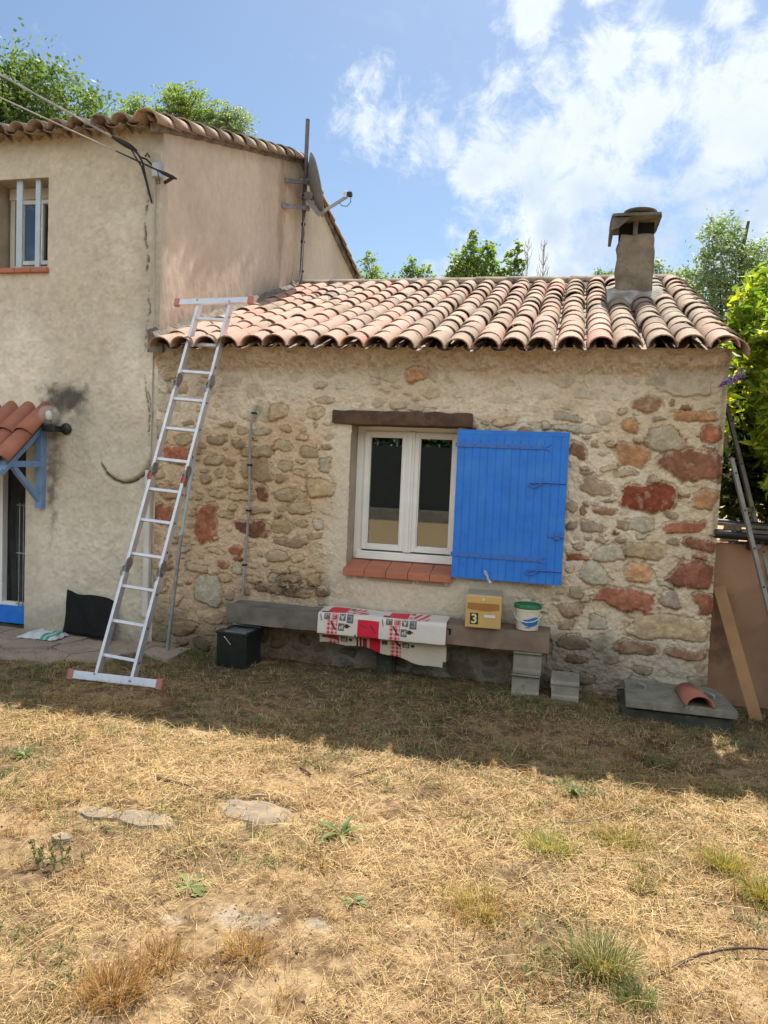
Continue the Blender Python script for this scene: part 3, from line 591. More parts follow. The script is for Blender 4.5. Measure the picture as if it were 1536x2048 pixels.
# roof deck, mortar bed under the tile ends
mb = MB(); mb.prism([(.03, rz(.03)-.075), (3.55, rz(3.55)-.075), (6.9, 2.62), (6.9, 2.55), (3.55, rz(3.55)-.13), (.03, rz(.03)-.12)], lambda u, v, s: (X0+.02 if s == 0 else X1-.03, u, v))
mb.build('roof_deck', 'mortar_dark', root=SH, parent=roof)
def lumpy(x0, x1, steps, fn, ring, amp, seed, mat, name, parent, root, freq=9):
    mb = MB(); vs = []; n = None
    for i in range(steps+1):
        x = x0+(x1-x0)*i/steps; pr = fn(x); n = len(pr)
        for k, (y, z) in enumerate(pr):
            d = mnoise.noise(Vector((x*freq, k*1.7+seed, seed)))*amp; vs.append((x, y+d*.6, z+d))
    mb.add(vs, [(i*n+k, i*n+(k+1) % n, (i+1)*n+(k+1) % n, (i+1)*n+k) for i in range(steps) for k in range(n)]+[tuple(range(n)), tuple(steps*n+k for k in reversed(range(n)))])
    return mb.build(name, mat, root=root, parent=parent, smooth=True)
lumpy(X0+.03, X1-.07, 160, lambda x: [(3.22, rz(3.22)+.0), (3.30, rz(3.3)+.055), (3.44, rz(3.44)+.06), (3.6, rz(3.45)+.05), (3.7, rz(3.3)), (3.45, rz(3.3)-.05)], 6, .03, 2, 'mortar_dark', 'ridge_mortar', roof, SH, 12)
V = []; F = []; rt = random.Random(9)
x = X0+.06
while x < X1-.35:
    tw = rt.uniform(-.03, .03); dd = Vector((1, tw, rt.uniform(-.012, .018))).normalized(); dx = Vector((tw, -1, 0)).normalized(); dn = Vector((0, 0, 1))
    tile(V, F, Vector((x, 3.47+rt.uniform(-.015, .015), rz(3.45)+.025+rt.uniform(0, .01))), dx, dn, dd, .45, .115, .105, .014); x += rt.uniform(.36, .40)
rg = npmesh('ridge_tile', V, F, 'tile_grey', SH, parent=roof, smooth=False); 
# verge tiles down the right-hand edge, and the mortar where roof meets the tall house
V = []; F = []
for r in range(13):
    s = -.02+r*.292; y_ = -.19+s*.937
    if y_ > 3.35: break
    base = Vector((X1-.005+rt.uniform(-.01, .01), y_, 2.605+(y_+.19)*RS)); dd = Vector((rt.uniform(-.03, .03), 1, RS-.03)).normalized(); dx = Vector((.86, 0, -.5)); dn = dd.cross(dx)*-1; dn = dx.cross(dd)
    tile(V, F, base+Vector((.0, 0, .02)), dx, dn, dd, .42, .10, .082, .013)
npmesh('verge_tile', V, F, 'tile_aged', SH, parent=roof, smooth=False)
mb = MB(); vs = []; N = 90
for i in range(N+1):
    y_ = -.12+i*3.55/N; z = rz(y_)
    for k, (xx, zz) in enumerate(((-3.60, .16), (-3.555, .125), (-3.50, .06), (-3.46, .03), (-3.46, -.04), (-3.60, -.04))):
        d = mnoise.noise(Vector((y_*11, k*2.1, 4)))*.028; vs.append((xx+d*(k < 4 and k > 0), y_, z+zz+d))
mb.add(vs, [(i*6+k, i*6+(k+1) % 6, (i+1)*6+(k+1) % 6, (i+1)*6+k) for i in range(N) for k in range(6)]+[tuple(range(6)), tuple(N*6+k for k in range(6))])
mb.build('wall_flashing', 'mortar_dark', root=SH, parent=roof, smooth=True)
# chimney
def rough_box(a, b, n, amp, freq, seed, taper=0):
    "a box whose faces are subdivided and uneven"
    bm = bmesh.new(); bmesh.ops.create_cube(bm, size=1); bmesh.ops.subdivide_edges(bm, edges=bm.edges, cuts=n, use_grid_fill=True)
    A, B = Vector(a), Vector(b); c = (A+B)/2; s = B-A
    for v in bm.verts:
        p = Vector((v.co.x*s.x, v.co.y*s.y, v.co.z*s.z)); t_ = 1-taper*(v.co.z+.5); p.x *= t_; p.y *= t_; q = c+p
        d = Vector((v.co.x, v.co.y, v.co.z)); m = max(abs(d.x), abs(d.y), abs(d.z)); nn = Vector([math.copysign(1, d[i]) if abs(d[i]) > m-.001 else 0 for i in range(3)])
        if sum(abs(k) for k in nn) > 1: q -= Vector([nn[i]*.012 for i in range(3)])
        q += nn.normalized()*mnoise.noise(q*freq+Vector((seed, 0, 0)))*amp; v.co = q
    mb = MB(); bm.verts.index_update(); mb.add([v.co[:] for v in bm.verts], [tuple(v.index for v in f.verts) for f in bm.faces]); bm.free(); return mb
ch = rough_box((.355, 1.92, 3.2), (.70, 2.28, 4.10), 14, .022, 8, 3).build('chimney', 'chimney_render', SH, smooth=True)
lumpy(.27, .80, 26, lambda x: [(1.80, rz(1.80)+.045), (1.86, rz(1.86)+.10), (1.93, rz(1.93)+.155), (2.4, rz(2.4)+.13), (2.4, rz(2.4)-.02), (1.82, rz(1.82)-.02)], 6, .035, 7, 'mortar_white', 'flashing', ch, SH, 10)
for x, y in ((.37, 2.20), (.64, 2.20), (.485, 1.93)): MB().box((x-.0, y, 4.09), (x+.045, y+.06, 4.235)).build('cap_support', 'mortar_dark', root=SH, parent=ch, bevel=.006)

mb = MB(); mb.box((.36, 2.0, 4.09), (.69, 2.19, 4.223)); mb.build('gap_shade', 'dark_void', root=SH, parent=ch)  # black box painting in the shaded gap under the cap
mb = rough_box((.268, 1.78, 4.222), (.738, 2.40, 4.258), 7, .006, 9, 5)
mb.build('chimney_cap', 'cap_dark', root=SH, parent=ch, smooth=True)
mb = MB(); mb.prism([(.272, 4.10), (.335, 4.12), (.45, 4.221), (.280, 4.221)], lambda u, v, s: (u, 1.80+.035*s, v)); mb.prism([(1.836, 4.11), (2.40, 4.11), (2.40, 4.221), (1.836, 4.221)], lambda u, v, s: (.268+.03*s, u, v)); mb.build('cap_side', 'cap_dark', root=SH, parent=ch, smooth=True)
V = []; F = []; tile(V, F, Vector((.535, 1.80, 4.262)), Vector((1, 0, 0)), Vector((0, 0, 1)), Vector((0, 1, 0)), .5, .155, .14, .016, seg=14)
V = [Vector((v.x, v.y, 4.262+(v.z-4.262)*.38)) for v in V]
npmesh('cap_tile', V, F, 'concrete_mossy', SH, parent=ch, smooth=False)

# ================================================================== TALL HOUSE
TH = thing('rendered_house', 'tall house coated in beige render beside the low stone house, with a barred upstairs window', 'house', (-6, .5, 0))
TX, TZ, RT = -3.56, 4.56, .313      # corner, eave height, roof slope
def heightgrid_hole(F, mask): return F[~mask.reshape(-1)[F].all(1)]
st = .010
gx = np.arange(-6.6, TX+.004, st); gx[-1] = TX; gzv = np.arange(-.1, TZ+.02, st); GX, GZ = np.meshgrid(gx, gzv, indexing='ij')
nA = fbm(GX+20, GZ+9, 1.4, 5, 141); nB = fbm(GX+20, GZ+9, 14, 5, 151, .62); nC = fbm(GX+20, GZ+9, 38, 3, 161, .6)
Hh = (nA-.5)*.05+(nB-.5)*.020+(nC-.5)*.012
Cc = lerp(np.array((.56,.505,.405)), np.array((.69,.64,.53)), sst(nA, .3, .7)); Cc = Cc*(1+.30*(nB-.5)+.25*(nC-.5))[..., None]
up = sst(GZ, 2.2, 4.2); Cc = Cc*(1-.08*up[..., None])
pk = sst(GX, -3.66, -3.60)*sst(GZ, 2.2, 3); Cc = Cc+(np.array((.36,.33,.26))-Cc)*(sst(GX, -3.80, -3.70)*sst(GZ, 2.4, 2.9)*.5)[..., None]
def stain(c, col, amt):
    global Cc
    Cc = Cc+(np.array(col)-Cc)*(np.clip(amt, 0, 1)*c)[..., None]
d = np.hypot((GX+4.47)/.25, (GZ-2.19)/.16)-(nB-.5)*1.3-(nA-.5)*1.2; stain(.9, (.05,.047,.045), sst(-d, -1.4, -.45))      # soot above the lamp
d = np.hypot((GX+4.34)/.17, (GZ-2.02)/.3)-(nB-.5)*1.6; stain(.35, (.10,.09,.08), sst(-d, -1.2, -.3))
d = np.abs(GX+4.60+.05*(nA-.5))/.13+np.abs(GZ-1.62)/.75-(nB-.5)*2.2; stain(.8, (.15,.10,.07), sst(-d, -1.2, .0))         # peeling strip beside the bracket
d = sst(nB, .50, .58)*sst(-np.abs(GX+4.5)/.22-np.abs(GZ-1.7)/.55, -1, -.3); stain(.5, (.60,.57,.50), d); Hh = Hh-d*.008
d = sst(-GZ+(nA-.5)*.6+(nB-.5)*.3, -.42, -.05); stain(.45, (.15,.12,.085), d)
d = sst(GZ+(nB-.5)*.25, TZ-.20, TZ-.02); stain(.35, (.28,.21,.13), d)
for cx_, z0_, z1_, wd_ in ((-3.70, 3.3, 4.02, .016), (-3.68, 2.6, 3.2, .008), (-3.655, 1.85, 2.45, .011), (-3.63, 1.95, 2.3, .010)):   # cracks where render has burst over a buried cable
    wob = (fbm(GX*0+3, GZ+9, 3, 4, 171)-.5)*.10; dd_ = np.abs(GX-cx_-wob-(nB-.5)*.05)/wd_; on = sst(GZ, z0_, z0_+.05)*(1-sst(GZ, z1_-.05, z1_))*sst(nB+(nC-.5)*.6, .40, .52)
    q = (1-sst(dd_, .3, 1.))*on; stain(.85, (.10,.075,.05), q); Hh = Hh-q*.018
for a0, a1, c0, c1 in ((-5.32, -4.692, 3.365, 4.172), (-5.95, -4.895, -1, 1.98)):
    dr = np.hypot(np.maximum(np.maximum(a0-GX, GX-a1), 0), np.maximum(np.maximum(c0-GZ, GZ-c1), 0)); w0 = 1-sst(dr, .05, .45); Hh = Hh*(1-w0)+(.006+(nB-.5)*.006)*w0
th = np.arctan2(GZ-1.73, GX+3.87); rad_ = np.hypot((GX+3.87), (GZ-1.73)/1.05); arc = (GX > -4.12) & (GX < -3.63)    # bulge of loose render with an open lower lip
rim = .255+(nB-.5)*.03; lip = (GZ < 1.62+.15*np.abs(GX+3.87))
bul = (1-sst(rad_, rim-.02, rim+.004)); Hh = Hh+bul*.026*sst(-GZ, -1.80, -1.55)
q = np.exp(-((rad_-rim-.010)/.010)**2)*(GZ < 1.66)*sst(nB, .25, .4)*arc; stain(.95, (.03,.025,.02), q); Hh = Hh-q*.03
V = np.stack([GX, -Hh*np.clip((TX-GX)/.04+.15, 0, 1), GZ], -1).reshape(-1, 3); F = grid(len(gx), len(gzv))
UX0, UX1, UZ0, UZ1 = -5.32, -4.692, 3.365, 4.172      # upstairs opening
DX0, DX1, DZ1 = -5.95, -4.895, 1.98                   # door opening
hole = ((GX > UX0) & (GX < UX1) & (GZ > UZ0) & (GZ < UZ1)) | ((GX > DX0) & (GX < DX1) & (GZ < DZ1))
F = heightgrid_hole(F, hole)
o = npmesh('front_wall', V, F, 'render_coat', TH, Cc.reshape(-1, 3)); o['label'] = 'beige rendered front wall with a black soot stain and cracks'
# gable wall, facing right
gy = np.arange(0, 6.56, .016); gz2 = np.arange(-.1, 5.62, .016); GY, GZ = np.meshgrid(gy, gz2, indexing='ij')
top = np.minimum(TZ+.03+GY*RT, TZ+.03+3.27*RT-(GY-3.27)*RT)
GZc = np.minimum(GZ, top); nA = fbm(GY+40, GZ+9, 1.2, 4, 181); nB = fbm(GY*2.2+40, GZ*.8+9, 9, 5, 191, .62); nC = fbm(GY*1.6+40, GZ+9, 30, 3, 201, .6)
Hh = (nA-.5)*.02+(nB-.5)*.006+(nC-.5)*.0025
Cc = lerp(np.array((.53,.44,.335)), np.array((.64,.535,.41)), sst(nA, .3, .7)); Cc = Cc*(1+.16*(nB-.5))[..., None]
d = np.abs(GY-2.72)/.16+np.maximum(np.abs(GZ-4.75)-.35, 0)*1.6-(nB-.5)*1.6; stain(.45, (.22,.12,.06), sst(-d, -1.1, -.2))       # rust below the mast brackets
rl = rz(GY); d = sst(-(GZ-rl)+(nB-.5)*.5+(nA-.5)*.3, -.38, -.05)*(GY < 3.5); stain(.55, (.19,.165,.13), d)                        # moss along the lower roof
d = sst(GZ-top+(nB-.5)*.3, -.25, -.02); stain(.4, (.27,.22,.16), d)
stain(.45, (.40,.37,.30), 1-sst(GY+(nB-.5)*.1, .02, .14))
V = np.stack([TX+Hh*np.clip(GY/.04+.1, 0, 1), GY, GZc], -1).reshape(-1, 3); F = grid(len(gy), len(gz2))[:, ::-1]
keep = (GZ-.03 < top).reshape(-1)[F].any(1); F = F[keep]
npmesh('gable_wall', V, F, 'render_coat', TH, Cc.reshape(-1, 3))
# rest of the shell
mb = MB(); mb.box((-12, .004, -.1), (-6.6, .3, TZ)); mb.build('front_wall', 'plaster_reveal', TH)
mb = MB(); mb.box((-12, 6.2, -.1), (TX-.05, 6.5, TZ)); mb.prism([(.02, -.1), (6.5, -.1), (6.5, TZ), (3.27, 5.55), (.02, TZ)], lambda u, v, s: (-12 if s == 0 else -11.7, u, v))
mb.build('rear_wall', 'orange_render', TH)
mb = MB(); mb.box((TX-.25, .05, -.1), (TX-.03, 6.4, 4.4)); mb.build('inner_wall', 'room_wall', TH)
# reveals
mb = MB(); yb = .26
for (x0, x1, z0, z1, bot) in ((UX0, UX1, UZ0, UZ1, 1), (DX0, DX1, -.1, DZ1, 0)):
    mb = MB(); mb.box((x0-.12, .012, z0-.1*bot), (x0+.003, yb, z1+.12)); mb.box((x1-.003, .012, z0-.1*bot), (x1+.12, yb, z1+.12)); mb.box((x0+.004, .013, z1-.003), (x1-.004, yb, z1+.12))
    if bot: mb.box((x0+.004, .013, z0-.12), (x1-.004, yb, z0+.003))
    mb.build('reveal', 'plaster_reveal', TH, bevel=.004)
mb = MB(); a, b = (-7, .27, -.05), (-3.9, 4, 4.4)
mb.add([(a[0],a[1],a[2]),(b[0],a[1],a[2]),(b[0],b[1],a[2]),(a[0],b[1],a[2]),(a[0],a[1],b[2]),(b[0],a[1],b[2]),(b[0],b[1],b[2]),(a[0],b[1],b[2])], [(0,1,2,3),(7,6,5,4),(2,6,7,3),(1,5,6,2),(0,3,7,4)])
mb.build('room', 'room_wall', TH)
# upstairs window
mb = MB(); frame(mb, -5.29, UX1-.008, 3.40, 4.165, .05, .215, .262, .05); mb.box((-5.29, .20, 4.06), (UX1-.008, .216, 4.165)); win = mb.build('window', 'pvc_beige', TH, bevel=.003)
mb = MB(); frame(mb, -5.17, UX1-.06, 3.455, 4.055, .038, .200, .235); mb.box((-4.948, .195, 3.46), (-4.918, .235, 4.05)); mb.build('sash', 'pvc', root=TH, parent=win, bevel=.003)
mb = MB(); mb.box((-5.14, .222, 3.485), (-4.948, .226, 4.025)); mb.box((-4.918, .222, 3.485), (-4.78, .226, 4.025)); mb.build('pane', 'glass', root=TH, parent=win)
mb = MB(); mb.box((-5.1, .5, 3.2), (-4.97, .52, 3.75)); mb.build('curtain', 'soft_red', root=TH, parent=win)
for x, wd in ((-5.035, .062), (-4.838, .050)):
    mb = MB(); mb.box((x-wd/2, .028, 3.368), (x+wd/2, .046, 4.170))
    for z in (3.5, 3.74, 3.98): 
        mb.tube([(x+wd/2-.002, .036, z-.03), (x+wd/2+.010, .034, z+.01), (x+wd/2+.020, .030, z+.035)], [.005, .004, .001], 6)
    mb.build('window_bar', 'bar_pale_blue', TH, bevel=.003)
mb = MB()
for k in range(4): mb.box((-5.36+k*.17, -.045, 3.322), (-5.36+k*.17+.167, .20, 3.366))
mb.build('window_sill', 'terracotta_sill', TH, bevel=.006)
# door: white frame, blue bottom rail, iron grille before a curtain
mb = MB(); mb.box((-5.95, .15, .03), (-5.90, .22, 1.97)); mb.box((-5.90, .151, 1.92), (-4.9, .22, 1.97)); mb.box((-5.335, .14, .20), (-5.275, .21, 1.92)); mb.box((-5.9, .145, .20), (-4.9, .2, .235)); door = mb.build('door', 'pvc', TH, bevel=.004)
mb = MB(); mb.box((-5.9, .128, .03), (-4.905, .16, .20)); mb.build('kick_panel', 'blue_paint', root=TH, parent=door, bevel=.004)
mb = MB(); mb.box((-5.9, .17, .235), (-5.335, .176, 1.92)); mb.build('pane', 'glass', root=TH, parent=door)
mb = MB()
for x in (-5.065, -5.02, -4.975, -4.935): mb.tube([(x, .12, .21), (x, .12, 1.2)], .006, 6)
for z in (.23, .72, 1.18): mb.tube([(-5.10, .12, z), (-4.915, .12, z)], .006, 6)
mb.build('grille', 'galvanised', root=TH, parent=door)
mb = MB(); pts = [(-5.6+i*.013, .30+.02*math.sin(i*1.1)) for i in range(44)]; vs = []
for (x, y) in pts: vs += [(x+.10, y, 1.9), (x-.02*math.sin(x*9), y, .95), (x+.06, y, .12)]
mb.add(vs, [(i*3+k, i*3+k+1, (i+1)*3+k+1, (i+1)*3+k) for i in range(43) for k in range(2)]); mb.build('curtain', 'curtain', root=TH, parent=door, smooth=True)
# roof
mb = MB(); mb.prism([(.15, TZ-.05), (3.27, TZ-.09+3.27*RT), (6.7, TZ-.13-.16*RT), (6.7, TZ-.18), (3.27, TZ-.17+3.27*RT), (.15, TZ-.12)], lambda u, v, s: (-12 if s == 0 else TX-.02, u, v))
troof = mb.build('roof', 'mortar_dark', TH)
V, F, mi = roof_tiles(-9.0, TX-.10, -.17, TZ-.075, RT, 3.25, .205, .33, 21, rad=.090); npmesh('tile_row', V, F, ['tile_grey', 'tile_grey', 'tile_grey'], TH, parent=troof, mi=mi, smooth=False)
# genoise: a second row of tile ends in mortar under the eave
V = []; F = []
for k in range(26):
    x = TX-.17-k*.205; tile(V, F, Vector((x, -.07, TZ-.06)), Vector((1, 0, 0)), Vector((0, 0, 1)), Vector((0, 1, 0)), .3, .070, .070, .014)
npmesh('eave_tile', V, F, 'tile_grey', TH, parent=troof, smooth=False)

V = []; F = []; rt = random.Random(4)
for side in (0, 1):
    for r in range(12):
        s = -.06+r*.30
        if s > 3.35: break
        y_ = -.19+s*.955 if side == 0 else 6.74-s*.955; dirn = Vector((0, 1 if side == 0 else -1, RT-.05)).normalized()
        base = Vector((TX-.02+rt.uniform(-.01, .01), y_, TZ-.055+((y_+.19) if side == 0 else (6.74-y_))*RT-.01)); dx = Vector((.97, 0, -.18)).normalized(); dn = dirn.cross(dx) if side else dx.cross(dirn)
        if dn.z < 0: dn = -dn
        tile(V, F, base, dx, dn, dirn, .43, .125, .10, .015)
npmesh('verge_tile', V, F, 'tile_aged', TH, parent=troof, smooth=False)
mb = MB()
for side in (0, 1):
    vs = []; N = 60
    for i in range(N+1):
        t_ = i/N; y_ = (-.12+3.4*t_) if side == 0 else (6.66-3.4*t_); z = TZ-.035+((y_) if side == 0 else (6.54-y_))*RT
        for k, (xx, zz) in enumerate(((TX-.06, .045), (TX+.04, .045), (TX+.03, -.03), (TX-.06, -.035))):
            d = mnoise.noise(Vector((y_*8, k*2.1, side*5)))*.012; vs.append((xx+d*(k in (1, 2)), y_, z+zz+d))
    mb.add(vs, [(i*4+k, i*4+(k+1) % 4, (i+1)*4+(k+1) % 4, (i+1)*4+k) for i in range(N) for k in range(4)]+[(0,1,2,3), (N*4+3, N*4+2, N*4+1, N*4)])
mb.build('verge_mortar', 'mortar_dark', root=TH, parent=troof, smooth=True)
# door canopy: blue timber bracket carrying new clay tiles
CN = thing('door_canopy', 'small door canopy of orange clay tiles on a blue timber bracket', 'canopy', (-5.4, -.05, 1.9))
def tz(y): return 2.045+(y+.02)*.86*.95
V = []; F = []
dd = Vector((0, 1, .86)).normalized(); dn = Vector((0, -.86, 1)).normalized(); rt = random.Random(8)
for c in range(8):
    x = -4.70-c*.185
    for s in (0, .37):
        base = Vector((x, -.56, 1.585))+dd*s; tile(V, F, base+dn*.02, Vector((1, 0, 0)), dn, (dd-dn*.04).normalized(), .43 if s else .45, .098, .082, .013, seg=14)
        if c < 7: tile(V, F, base+Vector((-.0925, 0, 0))+dn*.055, Vector((1, 0, 0)), dn, (dd-dn*.04).normalized(), .43, .075, .085, .013, flip=-.75)
npmesh('canopy_tile', V, F, 'terracotta_new', CN, smooth=True)
for x in (-4.715, -5.97):
    mb = MB(); mb.box((x-.032, -.075, 1.175), (x+.032, -.004, 1.955)); mb.bar((x, -.04, 1.925), (x, -.555, 1.505), .055, .06, (0, .6, 1)); mb.box((x-.028, -.52, 1.555), (x+.028, -.075, 1.61)); mb.bar((x, -.40, 1.56), (x, -.07, 1.26), .042, .045, (0, .6, 1)); mb.bar((x+.003, -.49, 1.60), (x+.003, -.49, 1.66), .04, .04, (0, 1, 0))
    mb.build('bracket', 'blue_pale', CN, bevel=.004)
mb = MB(); mb.add([(-4.66, -.55, 1.53), (-6.05, -.55, 1.53), (-6.05, -.04, 1.955), (-4.66, -.04, 1.955), (-4.66, -.55, 1.55), (-6.05, -.55, 1.55), (-6.05, -.04, 1.975), (-4.66, -.04, 1.975)], [(3,2,1,0),(4,5,6,7),(0,1,5,4),(1,2,6,5),(2,3,7,6),(3,0,4,7)])
mb.build('boarding', 'blue_pale', CN)
# wall lamp
WL = thing('wall_lamp', 'glass globe wall lamp on a black bracket beside the tiled canopy', 'lamp', (-4.5, 0, 1.95))
mb = MB(); mb.lathe([(.052, 0), (.052, .014), (.040, .028), (.02, .034), (.02, .05)], (-4.475, -.005, 1.915), 28, (0, -1, 0)); mb.build('mount', 'black_plastic', WL, smooth=True)
mb = MB(); mb.box((-4.625, -.15, 1.882), (-4.49, -.045, 1.935)); mb.box((-4.60, -.152, 1.895), (-4.565, -.1495, 1.912)); mb.lathe([(.028, 0), (.03, .02), (.022, .06)], (-4.585, -.105, 1.93), 20); mb.build('lamp_holder', 'black_plastic', WL, bevel=.004)
mb = MB(); mb.lathe([(.026, 0), (.055, .018), (.082, .055), (.092, .095), (.084, .135), (.058, .168), (.02, .182)], (-4.585, -.105, 1.935), 32); mb.build('globe', 'clear_glass', WL, smooth=True)
mb = MB(); mb.lathe([(.014, 0), (.026, .03), (.03, .06), (.02, .085), (.005, .092)], (-4.585, -.105, 1.98), 20); mb.build('bulb', 'white_plastic', WL, smooth=True)

# ================================================================== THINGS ON THE WALLS AND ROOFS
MX, MY = -3.45, 3.22
mb = MB(); mb.tube([(MX-.02, MY, 3.92), (MX-.01, MY, 4.9)], .021, 12); mb.tube([(MX-.01, MY, 4.88), (MX, MY, 6.03)], .026, 12)
AM = thing('antenna_mast', 'tall dark steel mast clamped to the gable wall above the tiled roof', 'mast', (MX, MY, 3.9))
mb.build('pole', 'mast_paint', AM, smooth=True)
for z, dy in ((5.25, -.44), (4.93, -.50)):
    mb = MB(); mb.bar((TX, MY+dy, z-.13), (MX+.05, MY+.0, z), .035, .05); mb.box((MX+.02, MY-.04, z-.03), (MX+.055, MY+.04, z+.03)); mb.build('bracket', 'galvanised', AM, bevel=.003)
for z in (4.72, 4.5, 4.13):
    mb = MB(); mb.lathe([(.029, 0), (.029, .02)], (MX-.012, MY, z), 12); mb.build('tape', 'cable_black', AM)
mb = MB(); mb.tube([(MX+.02, MY-.025, 5.02), (MX+.035, MY-.03, 4.85), (MX-.0, MY-.03, 4.72), (MX+.03, MY-.03, 4.6), (MX+.005, MY-.03, 4.48), (MX-.01, MY-.03, 4.1), (MX-.03, MY-.06, 3.95), (MX-.10, MY-.10, 4.0), (MX-.11, MY-.05, 4.12)], .006, 6); mb.build('cable', 'cable_light', AM, smooth=True)
SD = thing('satellite_dish', 'grey satellite dish seen edge on with its receiver arm, on the steel mast', 'satellite dish', (MX+.1, MY, 5.1))
c0 = Vector((-3.315, MY-.02, 5.20)); ax = Vector((.88, .365, .26)).normalized()       # faces right, a little up and away
qr = Vector((0, 0, 1)).rotation_difference(ax); mb = MB(); vs = []; N = 40; prof = [(r_/10*.40) for r_ in range(11)]
for sgn in (0, 1):
    for r_ in prof:
        for k in range(N):
            a = 2*pi*k/N; vs.append(c0+qr @ Vector((r_*cos(a)*.92, r_*sin(a), (r_/.40)**2*.085-.06-sgn*.006)))
n_ = len(prof)*N
for s_ in (0, 1):
    for i in range(len(prof)-1):
        for k in range(N): mb.f.append((s_*n_+i*N+k, s_*n_+i*N+(k+1) % N, s_*n_+(i+1)*N+(k+1) % N, s_*n_+(i+1)*N+k)); mb.mi.append(0)
i = len(prof)-1
for k in range(N): mb.f.append((i*N+k, i*N+(k+1) % N, n_+i*N+(k+1) % N, n_+i*N+k)); mb.mi.append(0)
mb.v = [tuple(v) for v in vs]; mb.build('reflector', 'dish_grey', SD, smooth=True)
mb = MB(); mb.bar((MX+.01, MY, 5.07), (-3.33, MY-.01, 5.07), .10, .09); mb.box((MX-.035, MY-.06, 5.025), (MX-.028, MY+.06, 5.115)); mb.tube([(MX-.09, MY-.045, 5.10), (MX+.02, MY-.045, 5.10)], .005, 6); mb.tube([(MX-.09, MY-.045, 5.05), (MX+.02, MY-.045, 5.05)], .005, 6); mb.tube([(MX-.09, MY+.045, 5.10), (MX+.02, MY+.045, 5.10)], .005, 6); mb.build('clamp', 'steel', SD, bevel=.004)
mb = MB(); mb.bar((-3.40, MY-.02, 5.03), (-3.235, MY-.03, 4.83), .05, .06); mb.bar((-3.25, MY-.03, 4.835), (-2.885, MY-.02, 5.045), .028, .035); mb.build('arm', 'dish_grey', SD, bevel=.003)
mb = MB(); mb.lathe([(.022, 0), (.03, .02), (.03, .045), (.018, .05)], (-2.93, MY-.02, 5.085), 16, (.95, 0, .1)); mb.box((-2.91, MY-.05, 5.03), (-2.885, MY+.01, 5.09)); mb.build('receiver', 'white_plastic', SD, smooth=True)
mb = MB(); mb.box((-2.878, MY-.05, 5.045), (-2.825, MY+.01, 5.095)); mb.tube([(-2.84, MY-.02, 5.05), (-2.835, MY-.02, 4.98), (-2.88, MY-.02, 4.925), (-2.95, MY-.02, 4.935), (-2.99, MY-.02, 4.975)], .005, 6); mb.build('receiver_plug', 'cable_black', SD, smooth=True)
# wires and boxes at the corner
def wire(name, label, pts, r, mat, cat='cable'):
    mb = MB(); mb.tube(pts, r, 7); return tag(mb.build(name, mat, smooth=True), label, cat)
def sag(a, b, n, s): a, b = Vector(a), Vector(b); return [a+(b-a)*(i/n)-Vector((0, 0, s*4*(i/n)*(1-i/n))) for i in range(n+1)]
OC = thing('overhead_cable', 'thick twisted supply cable coming down to the corner of the tall house', 'cable', (-3.75, -.1, 4.25))
A = Vector((-3.80, -.12, 4.335)); B = Vector((-4.71, -.6, 4.77)); far = A+(B-A)*5.5
mb = MB(); L1 = sag(A, far, 60, -.0); 
for ph in (0, pi): mb.tube([p+Vector((.004*cos(i*1.9+ph), .004*sin(i*1.9+ph), .006*sin(i*1.9+ph))) for i, p in enumerate(L1)], .007, 6)
mb.build('wire', 'cable_grey', OC, smooth=True)
mb = MB(); mb.tube([A+(B-A)*.15, A+(B-A)*.1, A+(B-A)*.04, A, A-(B-A)*.05], [.01, .018, .024, .022, .008], 10); mb.build('dead_end', 'cable_black', OC, smooth=True)
mb = MB(); mb.tube([A, (-3.74, -.10, 4.28), (-3.71, -.08, 4.22), (-3.70, -.05, 4.12), (-3.67, -.03, 3.98), (-3.655, -.01, 3.9)], .009, 7); mb.tube([A+Vector((0, 0, -.01)), (-3.76, -.10, 4.25), (-3.725, -.07, 4.19), (-3.70, -.04, 4.08), (-3.67, -.02, 3.95)], .007, 7)
mb.tube([A+Vector((.02, 0, 0)), (-3.74, -.07, 4.27), (-3.69, -.05, 4.255), (-3.64, .01, 4.20)], .008, 7); mb.tube([(-3.69, -.07, 4.27), (-3.675, -.07, 4.30), (-3.66, -.05, 4.27)], .008, 6); mb.build('drop_wire', 'cable_black', OC, smooth=True)
A = Vector((-3.43, -.05, 4.09)); B = Vector((-4.535, -.8, 4.482)); far = A+(B-A)*5
TC = thing('telephone_cable', 'thin pale telephone wire running to a black clamp below the thick cable', 'cable', (-3.5, -.05, 4.1))
mb = MB(); mb.tube(sag(A+(B-A)*.05, far, 30, -.0), .006, 6); mb.build('wire', 'cable_light', TC, smooth=True)
mb = MB(); mb.tube([A+(B-A)*.35, A+(B-A)*.10, A+(B-A)*.05, A, A+Vector((.03, .01, -.01))], [.006, .008, .018, .018, .006], 8); mb.bar(A, (-3.56, .03, 4.08), .02, .02); mb.tube([A+(B-A)*.1, (-3.55, -.06, 4.04), (-3.59, -.04, 4.05), (-3.60, -.03, 4.08)], .004, 6); mb.build('clamp', 'cable_black', TC, smooth=True)
mb = MB(); mb.box((-3.635, -.055, 4.105), (-3.562, .0, 4.225)); mb.box((-3.632, -.06, 4.108), (-3.565, -.054, 4.222)); tag(mb.build('junction_box', 'box_grey', bevel=.004), 'small pale grey junction box high on the house corner', 'junction box')
wire('wall_cable', 'thin beige cable running straight down the corner of the tall house', [(-3.625, -.015, 4.11), (-3.62, -.014, 3.5), (-3.612, -.018, 3.1), (-3.60, -.016, 2.6), (-3.600, -.018, 2.1), (-3.598, -.02, 1.58)], .006, 'cable_light')
